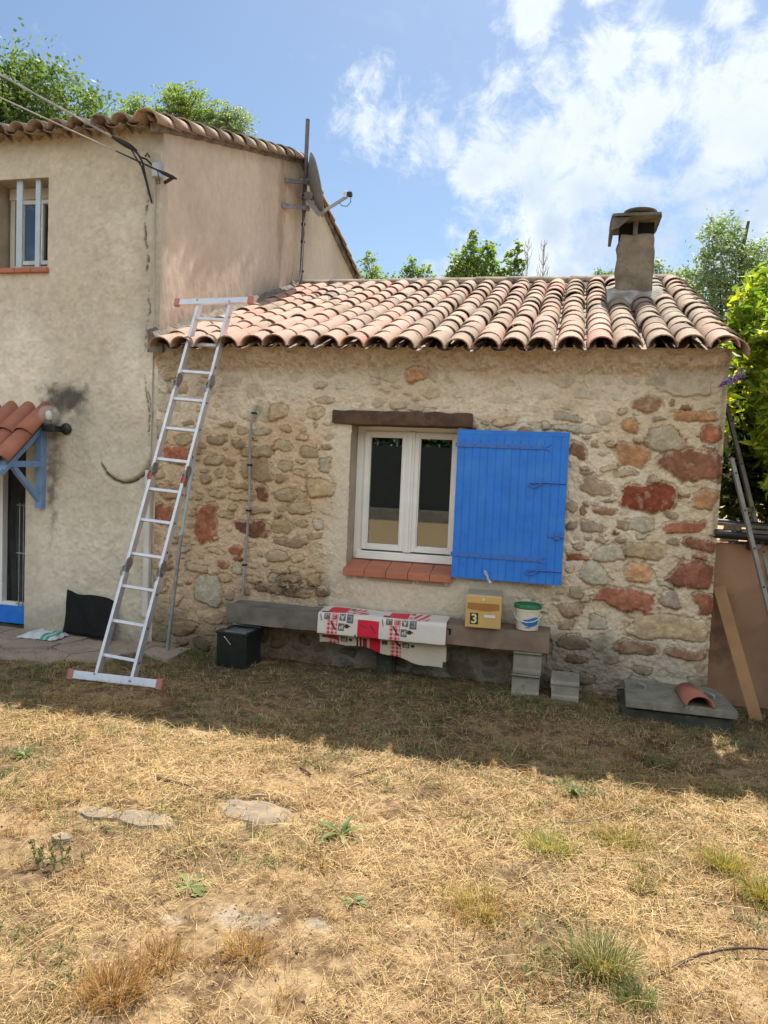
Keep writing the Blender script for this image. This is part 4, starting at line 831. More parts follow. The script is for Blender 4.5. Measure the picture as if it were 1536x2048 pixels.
mb = MB(); mb.box((-3.632, -.062, .262), (-3.575, -.014, 1.575)); tag(mb.build('cable_trunking', 'pvc_pipe', bevel=.008), 'white plastic trunking standing upright in the corner behind the ladder', 'trunking')
HC = thing('wall_conduit', 'grey flexible conduit clipped up the stone wall, bent over at its top', 'conduit', (-2.65, -.03, 1.2))
pts = [(-2.585, -.055, 2.165), (-2.615, -.05, 2.11), (-2.64, -.05, 2.0), (-2.648, -.05, 1.85), (-2.645, -.048, 1.66), (-2.635, -.05, 1.4), (-2.645, -.05, 1.1), (-2.66, -.05, .85), (-2.675, -.045, .51)]
mb = MB(); mb.tube(pts, .011, 8); mb.build('tube', 'cable_grey', HC, smooth=True)
for i, z in ((1, 2.10), (4, 1.66), (5, 1.27), (7, .80)):
    x = np.interp(z, [p[2] for p in pts][::-1], [p[0] for p in pts][::-1]); mb = MB(); mb.box((x-.02, -.066, z-.008), (x+.016, -.02, z+.009)); mb.build('clip', 'cable_black', HC, bevel=.003)

# ================================================================== LADDER
LD = thing('folding_ladder', 'aluminium folding ladder in four sections leaning on the eave of the stone house', 'ladder', (-3.18, -1.1, 0))
Lb = Vector((-3.205, -1.10, .035)); Lt = Vector((-3.005, -.045, 3.02)); LN = (Lt-Lb).normalized()
Wb, Wt = .30, .292; hinge = [.262, .512, .762]
sx = Vector((1, .0, 0)); sx = (sx-LN*sx.dot(LN)).normalized(); nr = sx.cross(LN).normalized()      # nr points away from the wall
if nr.y > 0: nr = -nr
def lp(t, s, n=0): return Lb+(Lt-Lb)*t+sx*(s*(Wb/2))+nr*n
segs = [(0.0, hinge[0]-.012), (hinge[0]+.012, hinge[1]-.012), (hinge[1]+.012, hinge[2]-.012), (hinge[2]+.012, 1.0)]
rail_in = (0, -.014, 0, -.014)
for i, (a, b) in enumerate(segs):
    for s in (-1, 1):
        mb = MB(); sh = s*(1+rail_in[i]*2); mb.bar(lp(a, sh), lp(b, sh), .024, .062, nr)
        for t in np.linspace(a+(b-a)*.17, b-(b-a)*.17, 3):
            c = lp(t, sh, 0)+sx*s*.012; mb.cur = 1; mb.lathe([(.010, 0), (.010, .001)], c, 12, sx*s); mb.cur = 0
        mb.build('rail', ['aluminium', 'black_plastic'], LD, bevel=.002)
rung_t = [.047, .130, .216, .298, .386, .467, .548, .633, .716, .795, .876, .952]
for t in rung_t:
    mb = MB(); mb.bar(lp(t, -.93), lp(t, .93), .030, .026, LN); mb.build('rung', 'aluminium', LD, bevel=.004)
for i, t in enumerate(hinge):
    for s in (-1, 1):
        mb = MB(); c = lp(t, s, 0)
        for o_, ex in ((-.016, -.012), (.010, .012)):
            mb.lathe([(.002, 0), (.044, 0), (.047, .004), (.044, .008), (.002, .008)], lp(t+ex*.9, s, .012)+sx*(o_), 24, sx)
        mb.lathe([(.012, 0), (.012, .05), (.006, .053)], lp(t, s, 0)-sx*.026, 16, sx)
        mb.bar(lp(t-.03, s, 0), lp(t+.03, s, 0), .016, .05, nr)
        mb.build('hinge', 'steel', LD, smooth=True)
for s in (-1, 1):
    mb = MB(); mb.bar(lp(hinge[1]-.022, s, .028), lp(hinge[1]-.006, s, .030), .032, .022, nr); mb.build('lock', 'red_plastic', LD, bevel=.003)
for nm, c, half, up_, hh in (('foot_bar', lp(0, 0, .036)+Vector((.02, 0, -.01)), .372, LN, .062), ('top_bar', lp(1, 0, .036)+Vector((0, 0, .0)), .345, LN, .052)):
    d = Vector((1, .02 if nm == 'foot_bar' else .0, -.0 if nm == 'foot_bar' else .02)).normalized()
    mb = MB(); mb.bar(c-d*half, c+d*half, .025, hh, up_); bar = mb.build(nm, 'aluminium', LD, bevel=.003)
    for s in (-1, 1):
        mb = MB(); mb.bar(c+d*s*(half-.03), c+d*s*(half+.018), .034, hh+.016, up_); mb.build('end_cap', 'rubber_faded', root=LD, parent=bar, bevel=.004)
    mb = MB()
    for s in (-1, 1): q = lp(0 if nm == 'foot_bar' else 1, s, .05); MB().lathe([(.009, 0), (.007, .005)], q, 10, nr).build('bolt', 'steel', root=LD, parent=bar)
mb = MB(); mb.tube([(-3.30, -.19, .0), (-3.235, -.115, 1.0), (-3.23, -.11, 1.05)], .0155, 12); mb.cur = 1; mb.tube([(-3.23, -.11, 1.04), (-3.12, -.05, 1.98)], .012, 12)  # pale blue upper tube paints a glint on the galvanised metal
mb.lathe([(.021, 0), (.021, .03)], (-3.235, -.115, 1.03), 12, (.1, .05, 1)); tag(mb.build('metal_pole', ['galvanised', 'bar_pale_blue'], smooth=True), 'thin galvanised pole with a pale blue glint coloured on its top leaning on the wall behind the ladder', 'pole')

# ================================================================== BENCH AND WHAT STANDS ON IT
BN = thing('beam_bench', 'long grey weathered timber beam laid as a bench along the stone wall', 'bench', (-1.4, -.18, .0))
def beam(x0, x1, y0, y1, z0, z1, mat, nx=40, seed=0, name='beam'):
    mb = MB(); vs = []; P = [(0, .012), (.0, .5), (0, .95), (.012, 1), (.98, 1), (1, .9), (1, 0), (.012, 0)]; n = len(P)
    for i in range(nx+1):
        x = x0+(x1-x0)*i/nx
        for k, (u, v) in enumerate(P):
            d = mnoise.noise(Vector((x*5, k*1.3, seed)))*.006; vs.append((x, y0+(y1-y0)*u+d, z0+(z1-z0)*v+d*.8))
    mb.add(vs, [(i*n+k, i*n+(k+1) % n, (i+1)*n+(k+1) % n, (i+1)*n+k) for i in range(nx) for k in range(n)]+[tuple(range(n)), tuple(nx*n+k for k in reversed(range(n)))]); return mb
b1 = beam(-2.70, -1.28, -.30, -.03, .345, .492, 'wood_grey', 40, 1).build('beam', 'wood_grey', BN, smooth=True)
b2 = beam(-1.275, -.072, -.30, -.03, .345, .497, 'wood_brown', 34, 6).build('beam', 'wood_brown', BN, smooth=True); b2['label'] = 'browner right hand half of the beam'
mb = MB(); mb.box((-.83, -.3035, .42), (-.815, -.298, .462)); mb.box((-.845, -.3035, .458), (-.812, -.298, .468)); mb.build('crack', 'dark_void', BN)
mb = rough_box((-1.46, -.10, -.05), (-1.30, -.02, .345), 8, .03, 5, 9); mb.build('support_stone', 'footing_dark', BN, smooth=True)
mb = rough_box((-2.66, -.12, -.05), (-2.48, -.03, .342), 8, .03, 5, 19); mb.build('support_stone', 'footing_dark', BN, smooth=True)
def block(x0, x1, y0, y1, z0, z1, name, label, group=None):
    """moulded concrete block lying on its side: hollow-backed body with a lip top and bottom"""
    w_ = x1-x0; h_ = z1-z0; prof = [(0, 0), (0, .16*h_), (.006, .20*h_), (.012, .24*h_), (.012, .84*h_), (.004, .87*h_), (-.006, .90*h_), (-.010, .95*h_), (-.004, h_), (y1-y0, h_), (y1-y0, 0)]
    mb = MB(); mb.prism(prof, lambda u, v, s: ((x0 if s == 0 else x1), y0+u, z0+v)); o = mb.build(name, 'concrete', bevel=.005, smooth=False)
    return tag(o, label, 'block', group)
block(-.335, -.128, -.275, -.05, -.01, .165, 'concrete_block', 'lower of the two stacked concrete blocks under the right end of the bench')
block(-.332, -.120, -.285, -.05, .167, .341, 'concrete_block', 'upper of the two stacked concrete blocks, touching the underside of the bench')
mb = MB(); prof = [(-.30, -.01), (-.304, .03), (-.297, .05), (-.297, .115), (-.303, .125), (-.299, .136), (-.135, .30), (-.125, .30), (-.05, .29), (-.05, -.01)]
prof = [(-.315, -.01), (-.318, .035), (-.310, .05), (-.310, .115), (-.317, .122), (-.317, .136), (-.305, .15), (-.06, .165), (-.06, -.01)]
mb.prism(prof, lambda u, v, s: ((-.045+.01*(v < .1)) if s == 0 else .165, u, v)); tag(mb.build('concrete_block', 'concrete', bevel=.005), 'single pale concrete block standing alone on the grass right of the stacked pair', 'block')
# oilcloth: pattern printed on the cloth, drawn once into its vertex colours
U = np.arange(0, 1.0, .0035); Vv = np.arange(0, .72, .0035); UU, VV = np.meshgrid(U, Vv, indexing='ij')      # V=0 back edge of the top, grows forward then down
pat = np.ones(UU.shape+(3,))*np.array((.66, .63, .57))
def rect(u0, u1, v0, v1, c, a=1):
    m_ = (UU >= u0) & (UU < u1) & (VV >= v0) & (VV < v1); pat[m_] = pat[m_]*(1-a)+np.array(c)*a
def ging(u0, u1, v0, v1, c, s=.0165):
    m_ = (UU >= u0) & (UU < u1) & (VV >= v0) & (VV < v1); k = ((np.floor(UU/s) % 2)+(np.floor(VV/s) % 2))/2
    for q in (0, .5, 1): mm = m_ & (k == q); pat[mm] = np.array((.66, .60, .55))*(1-q)+np.array(c)*q
def stripes(u0, u1, v0, v1, c, s=.028):
    m_ = (UU >= u0) & (UU < u1) & (VV >= v0) & (VV < v1) & (np.floor((UU+VV*.3)/s) % 2 == 0); pat[m_] = c
def seg_(u0, v0, u1, v1, wd, c):
    d = np.array((u1-u0, v1-v0)); L = np.hypot(*d); t_ = np.clip(((UU-u0)*d[0]+(VV-v0)*d[1])/L**2, 0, 1); m_ = np.hypot(UU-u0-t_*d[0], VV-v0-t_*d[1]) < wd; pat[m_] = c
GL = {'C': [(1,0,0,0),(0,0,0,1),(0,1,1,1)], 'A': [(0,1,.5,0),(.5,0,1,1),(.25,.6,.75,.6)], 'F': [(0,0,0,1),(0,0,1,0),(0,.5,.8,.5)], 'E': [(0,0,0,1),(0,0,1,0),(0,.5,.8,.5),(0,1,1,1)], 'J': [(1,0,1,1),(1,1,0,1),(0,1,0,.7)], 'V': [(0,0,.5,1),(.5,1,1,0)], 'P': [(0,0,0,1),(0,0,1,0),(1,0,1,.5),(0,.5,1,.5)]}
def glyph(ch, cu, cv, s, c, flip=True):
    for a, b, d, e in GL[ch]:
        f = -1 if flip else 1; seg_(cu+f*(a-.5)*s*.7, cv+f*(b-.5)*s, cu+f*(d-.5)*s*.7, cv+f*(e-.5)*s, s*.11, c)
RED = (.62, .02, .055); GR = (.13, .125, .125); PK = (.66, .25, .26); DK = (.05, .03, .03)
for u0 in (.0, .49):
    rect(u0+.06, u0+.21, .03, .235, RED); rect(u0+.02, u0+.07, .19, .24, (.25,.03,.05)); rect(u0+.215, u0+.25, .03, .10, GR); rect(u0+.215, u0+.245, .15, .235, PK); stripes(u0+.25, u0+.37, .03, .25, RED)
    rect(u0+.05, u0+.10, .262, .322, GR); glyph('J', u0+.075, .29, .03, (.4,.4,.4)); rect(u0+.11, u0+.165, .262, .322, PK); glyph('F', u0+.137, .29, .03, DK)
    rect(u0+.172, u0+.222, .262, .322, GR); glyph('A', u0+.197, .292, .034, (.62,.6,.55)); rect(u0+.232, u0+.285, .262, .335, GR); glyph('C', u0+.26, .295, .034, (.35,.35,.35))
    ging(u0+.075, u0+.16, .325, .60, RED); seg_(u0+.11, .335, u0+.145, .39, .007, DK); seg_(u0+.02, .28, u0+.03, .33, .0035, DK)
    rect(u0+.166, u0+.214, .34, .40, GR); glyph('P', u0+.19, .37, .03, (.62,.6,.55)); rect(u0+.218, u0+.25, .345, .375, DK); seg_(u0+.22, .36, u0+.26, .36, .006, DK)
    ging(u0+.075, u0+.16, .41, .60, RED); seg_(u0+.11, .45, u0+.15, .50, .008, DK); rect(u0+.17, u0+.225, .46, .51, GR); glyph('P', u0+.197, .485, .03, (.5,.48,.42)); rect(u0+.235, u0+.265, .475, .50, DK)
rect(.32, .49, .30, .62, RED); rect(.30, .335, .42, .62, DK); rect(.315, .325, .42, .62, (.6,.57,.5)); seg_(.34, .34, .38, .36, .006, (.35,.02,.03)); seg_(.42, .34, .46, .39, .007, (.30,.02,.04)); rect(.34, .40, .44, .62, (.55,.45,.38)); rect(.35, .38, .46, .55, (.2,.04,.05)); rect(.50, .545, .46, .50, (.14,.07,.04))
rect(.02, .15, .46, .49, (.35,.05,.05)); 
hole_ = np.hypot((UU-.365)/.03, (VV-.215)/.022) < 1; pat[hole_] = (.10, .07, .05)
pat = pat*(1+.12*(fbm(UU*3+5, VV*3+5, 5, 4, 211)-.5))[..., None]
low_ = sst(VV, .42, .46); pat = pat*(1-low_[..., None]*.25*np.array((.6,.9,1.2)))      # browner, darker lower fold
bx0 = -1.905; crn = [(0, -.035), (.25, -.305), (.42, -.318)]
def clothpos(u, v):
    yb, yf, zt, zb = -.045, -.312, .503, .335
    top_l = yb-yf; wv = .004*np.sin(u*14)+.005*np.sin(u*31+1); r_ = .018
    y = np.where(v < top_l, yb-v, yf-.004); z = np.where(v < top_l, zt, zt-(v-top_l)); bend = np.exp(-((v-top_l)/r_)**2)*.007; y = y+bend; z = z-bend
    vb = top_l+(zt-zb); under = v > vb
    k = v-vb; # folded under, then hanging
    y = np.where(under, yf+.015+.05*(1-np.exp(-np.maximum(k, 0)/.02)), y); z = np.where(under, zb-k*.93, z)
    y = y+wv*.8*(v > top_l)-.012*sst(v, top_l, vb)*(1-under); z = z+.004*np.sin(u*9+v*20)*(v < top_l)+.004
    sg = .02*np.exp(-((u-.37)/.05)**2)*sst(v, .15, .26); y = y+sg*.6
    return y, z
YY, ZZ = clothpos(UU, VV); XX = bx0+UU*1.045+.012*sst(VV, 0, .3); XX = np.where(VV < .1, XX+.02*(1-VV/.1)*(UU < .3), XX)
vmax = .535+.12*sst(UU, .2, .98)-.008*np.sin(UU*22); F = grid(len(U), len(Vv)); keepv = ((VV < vmax) & ~hole_ & ~((UU > .975) & (VV > .60))).reshape(-1); F = F[keepv[F].all(1)]
o = npmesh('oilcloth', np.stack([XX, YY, ZZ], -1).reshape(-1, 3), F, 'cloth_print', None, pat.reshape(-1, 3)); o.modifiers.new('s', 'SOLIDIFY').thickness = .0018
tag(o, 'white oilcloth with red squares and gingham draped over the middle of the bench', 'tablecloth')
# mailbox
MBX = thing('mailbox', 'yellow ochre mailbox numbered 3 standing on the bench', 'mailbox', (-.56, -.2, .5))
Rm = Matrix.Rotation(R(4), 3, 'Z'); pv = Vector((-.57, -.33, .5))
def mrot(mb): mb.v = [tuple(Rm @ (Vector(p)-pv)+pv) for p in mb.v]; return mb
mx0, mx1, my0, my1, mz0, mz1 = -.705, -.435, -.345, -.045, .501, .755
mrot(MB().box((mx0+.004, my0+.012, mz0), (mx1-.003, my1, mz1))).build('body', 'mailbox_side', MBX, bevel=.008)
mrot(MB().box((mx0, my0-.006, mz0+.003), (mx1, my0+.0115, mz1-.002))).build('door', 'mailbox_paint', MBX, bevel=.007)
mb = MB(); pl = [(-.69+i*.0237, .695) for i in range(11)]; lo = [(-.453-i*.0237, .652-.014*math.sin(pi*i/10)) for i in range(11)]; mb.prism(pl+lo, lambda u, v, s: (u, my0-.0065-.004*s, v)); mrot(mb).build('flap', 'mailbox_flap', MBX)
mrot(MB().lathe([(.012, 0), (.012, .004), (.009, .006)], (-.572, my0-.006, .722), 20, (0, -1, 0))).build('lock', 'number_yellow', MBX)
mb = MB(); frame(mb, -.572, -.470, .583, .618, .006, my0-.010, my0-.005); mrot(mb).build('name_frame', 'mailbox_paint', MBX)
mrot(MB().box((-.564, my0-.0075, .589), (-.478, my0-.0062, .612))).build('name_card', 'paper_white', MBX)
mrot(MB().box((-.668, my0-.0085, .532), (-.607, my0-.0060, .618))).build('number_plate', 'black_plastic', MBX)
cu = bpy.data.curves.new('t', 'FONT'); cu.body = '3'; cu.size = .098; cu.align_x = 'CENTER'; cu.extrude = .0008; cu.offset = .0026
to = bpy.data.objects.new('t', cu); COL.objects.link(to); bpy.context.view_layer.update(); tm = bpy.data.meshes.new_from_object(to); bpy.data.objects.remove(to)
mb = MB(); mb.add([(-.6375+v.co.x, my0-.0098-v.co.z, .542+v.co.y) for v in tm.vertices], [tuple(p.vertices) for p in tm.polygons]); mrot(mb).build('number', 'number_yellow', MBX)
# bucket
BK = thing('bucket', 'white plastic bucket with a green rim beside the mailbox', 'bucket', (-.245, -.19, .5)); bc = (-.245, -.205, .499)
mb = MB(); mb.lathe([(.078, 0), (.083, .004), (.096, .150), (.101, .152), (.101, .166), (.097, .168)], bc, 48); mb.lathe([(.099, .168), (.095, .17), (.082, .012), (.002, .01)], bc, 48, cap=False); mb.build('body', 'bucket_white', BK, smooth=True)
mb = MB(); mb.lathe([(.099, .166), (.105, .168), (.106, .186), (.102, .196), (.093, .196), (.092, .175), (.080, .168), (.002, .167)], bc, 48, cap=False); mb.build('lid', 'lid_green', BK, smooth=True)
mb = MB(); vs = []
for i in range(25):
    a = R(-128+i*4.2); t_ = i/24; lo_ = .045+.012*math.sin(t_*5+2)+.02*(1-t_)**6; hi_ = .098-.010*math.sin(t_*6)-.045*max(0, .25-t_)*4*.9
    for z in (lo_, max(hi_, lo_+.004)): r_ = .0830+z/.15*.0132+.0006; vs.append((bc[0]+r_*cos(a), bc[1]+r_*sin(a), bc[2]+z))
mb.add(vs, [(i*2, i*2+2, i*2+3, i*2+1) for i in range(24)]); mb.build('label_print', 'label_blue', BK)
mb = MB(); mb.tube([(bc[0]+.100*cos(a), bc[1]-.02+.085*sin(a)*1.0, bc[2]+.128+.055*sin(a)) for a in [pi+pi*i/20 for i in range(21)]], .0035, 6); mb.build('handle', 'white_plastic', BK, smooth=True)
for i in range(3):
    mb = MB(); vs = []
    for k, a in enumerate((R(-98+i*9), R(-91+i*9))):
        for z in (.024, .031): r_ = .0828+z/.15*.0132+.0006; vs.append((bc[0]+r_*cos(a), bc[1]+r_*sin(a), bc[2]+z))
    mb.add(vs, [(0, 2, 3, 1)]); mb.build('small_print', 'black_metal', BK)
# black metal box under the bench end
BX = thing('metal_box', 'dented black metal box with a hinged lid under the left end of the bench', 'box', (-2.6, -.3, 0))
Rb = Matrix.Rotation(R(-6), 3, 'Z'); pv = Vector((-2.6, -.36, 0))
def brot(mb): mb.v = [tuple(Rb @ (Vector(p)-pv)+pv) for p in mb.v]; return mb
brot(MB().box((-2.735, -.40, .0), (-2.455, -.16, .275))).build('body', 'black_metal', BX, bevel=.006)
brot(MB().box((-2.745, -.41, .270), (-2.447, -.15, .292))).build('lid', 'black_metal', BX, bevel=.006)
mb = MB(); mb.tube([(-2.73, -.155, .30), (-2.46, -.155, .30)], .009, 10); mb.box((-2.74, -.30, .291), (-2.70, -.26, .308)); mb.box((-2.66, -.40, .292), (-2.47, -.21, .297)); brot(mb).build('hinge', 'galvanised', BX, bevel=.002)
mb = MB(); mb.tube([(-2.66, -.403, .25), (-2.60, -.405, .19)], .0018, 6); 
mb.lathe([(.007, 0), (.004, .004)], (-2.66, -.4005, .245), 8, (0, -1, 0))
brot(mb).build('rivet', 'white_plastic', BX)

# ================================================================== BY THE TALL HOUSE
N = 24; vs = []
for i in range(N+1):
    u = i/N; x = -4.43+.51*u; 
    for j in range(13):
        v = j/12; zt = .445-.075*u-.012*math.sin(u*7); z = .05+(zt-.05)*v; y = -.12+.09*v+.018*math.sin(u*6+v*3)+.008*math.sin(u*17+v*6); vs.append((x+.03*(1-v)+.012*v, y, z))
mb = MB(); mb.add(vs, [(i*13+j, (i+1)*13+j, (i+1)*13+j+1, i*13+j+1) for i in range(N) for j in range(12)]); o = mb.build('plastic_sheet', 'black_sheet', smooth=True); o.modifiers.new('s', 'SOLIDIFY').thickness = .006
tag(o, 'black dusty plastic sheet leaning against the foot of the rendered wall', 'sheet')
mb = MB(); rr = random.Random(2)
vs = []; NN = 22; MM = 14
for i in range(NN+1):
    for j in range(MM+1):
        u, v = i/NN, j/MM; x = -4.68+.36*u+.03*(v-.5)+.02*math.sin(v*5); y = -.36+.24*v; z = .045+.04*(1-(2*u-1)**4)**.5*(1-(2*v-1)**4)**.5+.02*mnoise.noise(Vector((u*5, v*5, 1))); vs.append((x, y, z))
for i in range(NN):
    for j in range(MM): mb.f.append((i*(MM+1)+j, (i+1)*(MM+1)+j, (i+1)*(MM+1)+j+1, i*(MM+1)+j+1)); mb.mi.append(1 if i in (15, 16, 18, 19) else 0)
mb.v = vs; tag(mb.build('folded_bag', ['bag_white', 'bag_green'], smooth=True), 'crumpled white bag with green stripes lying beside the black sheet', 'bag')
for x, y, w_, l_, a_, n_, lab in ((-3.42, -.06, .30, .09, 8, 3, 'thin grey stone slab lying on the ground behind the foot of the ladder'),):
    mb = rough_box((x-w_/2, y-l_/2, .02), (x+w_/2, y+l_/2, .045), 5, .008, 9, n_); tag(mb.build('stone_slab', 'flat_rock', smooth=True), lab, 'slab')

# ================================================================== RIGHT-HAND SIDE
mb = rough_box((.45, -.55, -.05), (1.20, -.02, .085), 8, .025, 6, 4); tag(mb.build('stone_footing', 'footing_dark', smooth=True), 'dark mossy stone footing under the grey concrete cover slab', 'footing')
CS = thing('cover_slab', 'grey concrete cover slab with two lifting loops at the foot of the stone wall', 'slab', (.83, -.3, .1))
mb = MB(); mb.prism([(.475, -.575), (1.20, -.585), (1.16, -.04), (.50, -.02)], lambda u, v, s: (u, v, .088 if s == 0 else .148)); mb.build('slab', 'concrete_mossy', CS, bevel=.006)
for x, y in ((.605, -.23), (1.06, -.30)):
    mb = MB(); mb.tube([(x-.035, y+.01, .145), (x-.035, y+.01, .168), (x-.025, y, .178), (x+.02, y-.03, .176), (x+.03, y-.035, .165), (x+.03, y-.035, .145)], .006, 8); mb.build('lifting_loop', 'galvanised', CS, smooth=True)
V = []; F = []; d = Vector((-.10, 1, 0)).normalized(); tile(V, F, Vector((.955, -.60, .150)), Vector((1, .1, 0)).normalized(), Vector((0, 0, 1)), d, .38, .098, .078, .014, seg=14)
tag(npmesh('clay_tile', V, F, 'terracotta_new', smooth=False), 'single loose clay tile lying on the grey concrete cover slab', 'tile')
mb = rough_box((1.06, .10, -.1), (5.5, .34, 1.235), 9, .012, 4, 8); tag(mb.build('garden_wall', 'orange_render', smooth=True), 'orange rendered garden wall running on from the stone house corner', 'wall')
mb = MB(); mb.bar((1.405, -.22, -.01), (1.145, .065, .90), .085, .022, (0, 1, .3)); tag(mb.build('wooden_plank', 'plank_wood', bevel=.003), 'pale brown wooden plank leaning against the orange garden wall', 'plank')
RB = thing('gutter_stack', 'black gutter lengths lying along the top of the orange garden wall', 'gutter', (1.4, .2, 1.24))
mb = MB(); mb.tube([(1.08, .05, 1.30), (2.6, .02, 1.27)], .035, 12); mb.tube([(1.09, .12, 1.385), (2.6, .12, 1.34)], .024, 12); mb.build('gutter', 'black_plastic', RB, smooth=True)
mb = MB(); mb.box((1.325, .0, 1.19), (1.365, .10, 1.27)); mb.build('hook', 'black_plastic', RB, bevel=.004)
mb = MB(); mb.box((1.10, .06, 1.348), (1.9, .22, 1.372), Matrix.Rotation(R(2), 3, 'Y')); mb.box((1.27, .0, 1.318), (1.8, .10, 1.342)); tag(mb.build('pale_board', 'wood_grey', bevel=.003), 'pale weathered boards resting among the black gutter lengths', 'board')
L2 = thing('leaning_ladder', 'dull metal ladder leaning against the hedge at the right edge', 'ladder', (1.7, -.25, 0))
p0, p1 = Vector((1.63, -.40, .0)), Vector((1.155, -.02, 1.86)); dl = (p1-p0).normalized(); off = Vector((.12, .30, 0))
for k, ex in ((0, 0), (1, .45)):
    mb = MB(); a_, b_ = p0+off*k, p1+off*k+dl*ex; mb.bar(a_, b_, .026, .062, (0, 1, 0))
    n_ = 7
    for i in range(n_):
        c = a_+(b_-a_)*((i+.6)/n_)+Vector((0, -.031, 0)); mb.cur = 1; mb.lathe([(.009, 0), (.009, .0015)], c, 10, (0, -1, 0)); mb.cur = 0
    mb.build('rail', ['aluminium_dull', 'black_plastic'], L2, bevel=.002)
for i in range(6):
    a_ = p0+(p1-p0)*((i+.6)/7); mb = MB(); mb.bar(a_, a_+off, .028, .028, (0, 1, 0)); mb.build('rung', 'aluminium_dull', L2, bevel=.003)

# ================================================================== BEHIND THE CAMERA (mirrored in the window)
mb = MB(); mb.box((-14, -16.9, -.1), (12, -16.6, .36)); tag(mb.build('kerb_wall', 'kerb_wall', bevel=.01), 'low grey concrete wall across the end of the yard mirrored in the window', 'wall')
FN = thing('screen_fence', 'tall fence of black windbreak fabric behind the low concrete wall', 'fence', (0, -17, 0))
mb = MB(); mb.box((-14, -17.0, .3), (12, -16.98, 2.35)); mb.build('fabric', 'fence_fabric', FN)
for k in range(14):
    mb = MB(); mb.tube([(-14+k*2, -17.04, 0), (-14+k*2, -17.04, 2.45)], .03, 8); mb.build('post', 'galvanised', FN)

# ================================================================== PLANTS
def leaves(C, L, Wd, rng, up=.35, fold=.0, lance=False, droop=0):
    "C centres (n,3); one leaf polygon pair at each"
    n = len(C); d = rng.normal(size=(n, 3)); d[:, 2] = d[:, 2]*.7-droop; d /= np.linalg.norm(d, axis=1)[:, None]
    nr = rng.normal(size=(n, 3)); nr[:, 2] += up*2; s = np.cross(d, nr); s /= np.linalg.norm(s, axis=1)[:, None]+1e-9; nn = np.cross(s, d)
    L = (L*rng.uniform(.65, 1.25, n))[:, None]; Wd = (Wd*rng.uniform(.7, 1.2, n))[:, None]
    if lance:
        P = [C-d*L*.5, C-d*L*.12+s*Wd*.5+nn*Wd*.15, C+d*L*.5-nn*L*.12, C-d*L*.12-s*Wd*.5+nn*Wd*.15, C-d*L*.08-nn*Wd*.05]
        V = np.stack(P, 1).reshape(-1, 3); b = np.arange(n)[:, None]*5
        F = np.concatenate([b+np.array([0, 1, 4]), b+np.array([1, 2, 4]), b+np.array([2, 3, 4]), b+np.array([3, 0, 4])], 0)
        return V, F
    P = [C-d*L*.5, C+s*Wd*.5, C+d*L*.5, C-s*Wd*.5]
    return np.stack(P, 1).reshape(-1, 3), np.arange(n*4).reshape(n, 4)
def crown_pts(rng, blobs, n, clump, shell=.55):
    "blobs (x,y,z,rx,ry,rz): leaf positions in clumps, denser towards each blob's outside, with gaps"
    out = []; vol = np.array([b[3]*b[4]*b[5] for b in blobs])**.75; vol /= vol.sum(); tips = []
    for b, w_ in zip(blobs, vol):
        m = max(3, int(n*w_/clump)); q = rng.normal(size=(m, 3)); q /= np.linalg.norm(q, axis=1)[:, None]; q *= (rng.uniform(shell**3, 1, m)**(1/3))[:, None]*rng.uniform(.8, 1.15, m)[:, None]
        c = np.array(b[:3])+q*np.array(b[3:]); tips.append(c); sp = (b[3]*b[4]*b[5])**(1/3)*.20
        sz = rng.uniform(.5, 1.35, m)
        pts = np.repeat(c, clump, 0)+rng.normal(size=(m*clump, 3))*np.repeat(sz, clump)[:, None]*np.array([sp, sp, sp*.8]); out.append(pts)
    return np.concatenate(out), np.concatenate(tips)
def tree(name, label, base, blobs, n, L, Wd, mat, seed, bark='bark', tr=.12, clump=22, group=None, shell=.5, cat='tree', lance=False, limbs=26, droop=0):
    rng = np.random.default_rng(seed); rr = random.Random(seed); base = Vector(base); t_ = thing(name, label, cat, base, group)
    top = max(b[2]+b[5]*.5 for b in blobs); cx = sum(b[0] for b in blobs)/len(blobs); cy = sum(b[1] for b in blobs)/len(blobs)
    P, tips = crown_pts(rng, blobs, n, clump, shell); mb = MB(); k = 9
    ctr = [base+(Vector((cx, cy, top))-base)*(i/k)+Vector((rr.uniform(-1, 1), rr.uniform(-1, 1), 0))*tr*1.2*(i > 0) for i in range(k+1)]
    mb.tube(ctr, [tr*(1-.85*i/k) for i in range(k+1)], 9)
    for tp in tips[rng.permutation(len(tips))[:limbs]]:
        tp = Vector(tp); f = min(.9, max(.25, (tp.z-base.z)/(top-base.z)-.22+rr.uniform(-.08, .08))); i = int(f*k); a = ctr[i]; r0 = tr*(1-.85*f)*.5
        mid = a.lerp(tp, .5)+Vector((rr.uniform(-.1, .1), rr.uniform(-.1, .1), (tp-a).length*.08)); mb.tube([a, mid, tp], [r0, r0*.6, max(.006, r0*.2)], 6)
    mb.build('trunk', bark, t_, smooth=True)
    V, F = leaves(P, L, Wd, rng, lance=lance, droop=droop); npmesh('crown', V, F, mat, t_, smooth=False)
    return t_
def blobs_from(rng, c, r, h, n, top_narrow=.5, rb=.45):
    "n overlapping blobs inside an egg of radius r, height h about centre c"
    out = []
    for i in range(n):
        u = rng.uniform(-1, 1); a = rng.uniform(0, 2*pi); w_ = math.sqrt(max(.05, 1-u*u))*(1-top_narrow*max(0, u)); q = rng.uniform(.3, .75)
        s = rb*rng.uniform(.7, 1.2); out.append((c[0]+cos(a)*r*w_*q, c[1]+sin(a)*r*w_*q, c[2]+u*h*.78, r*s, r*s, r*s*rng.uniform(.8, 1.2)))
    return out
rg_ = np.random.default_rng(77)
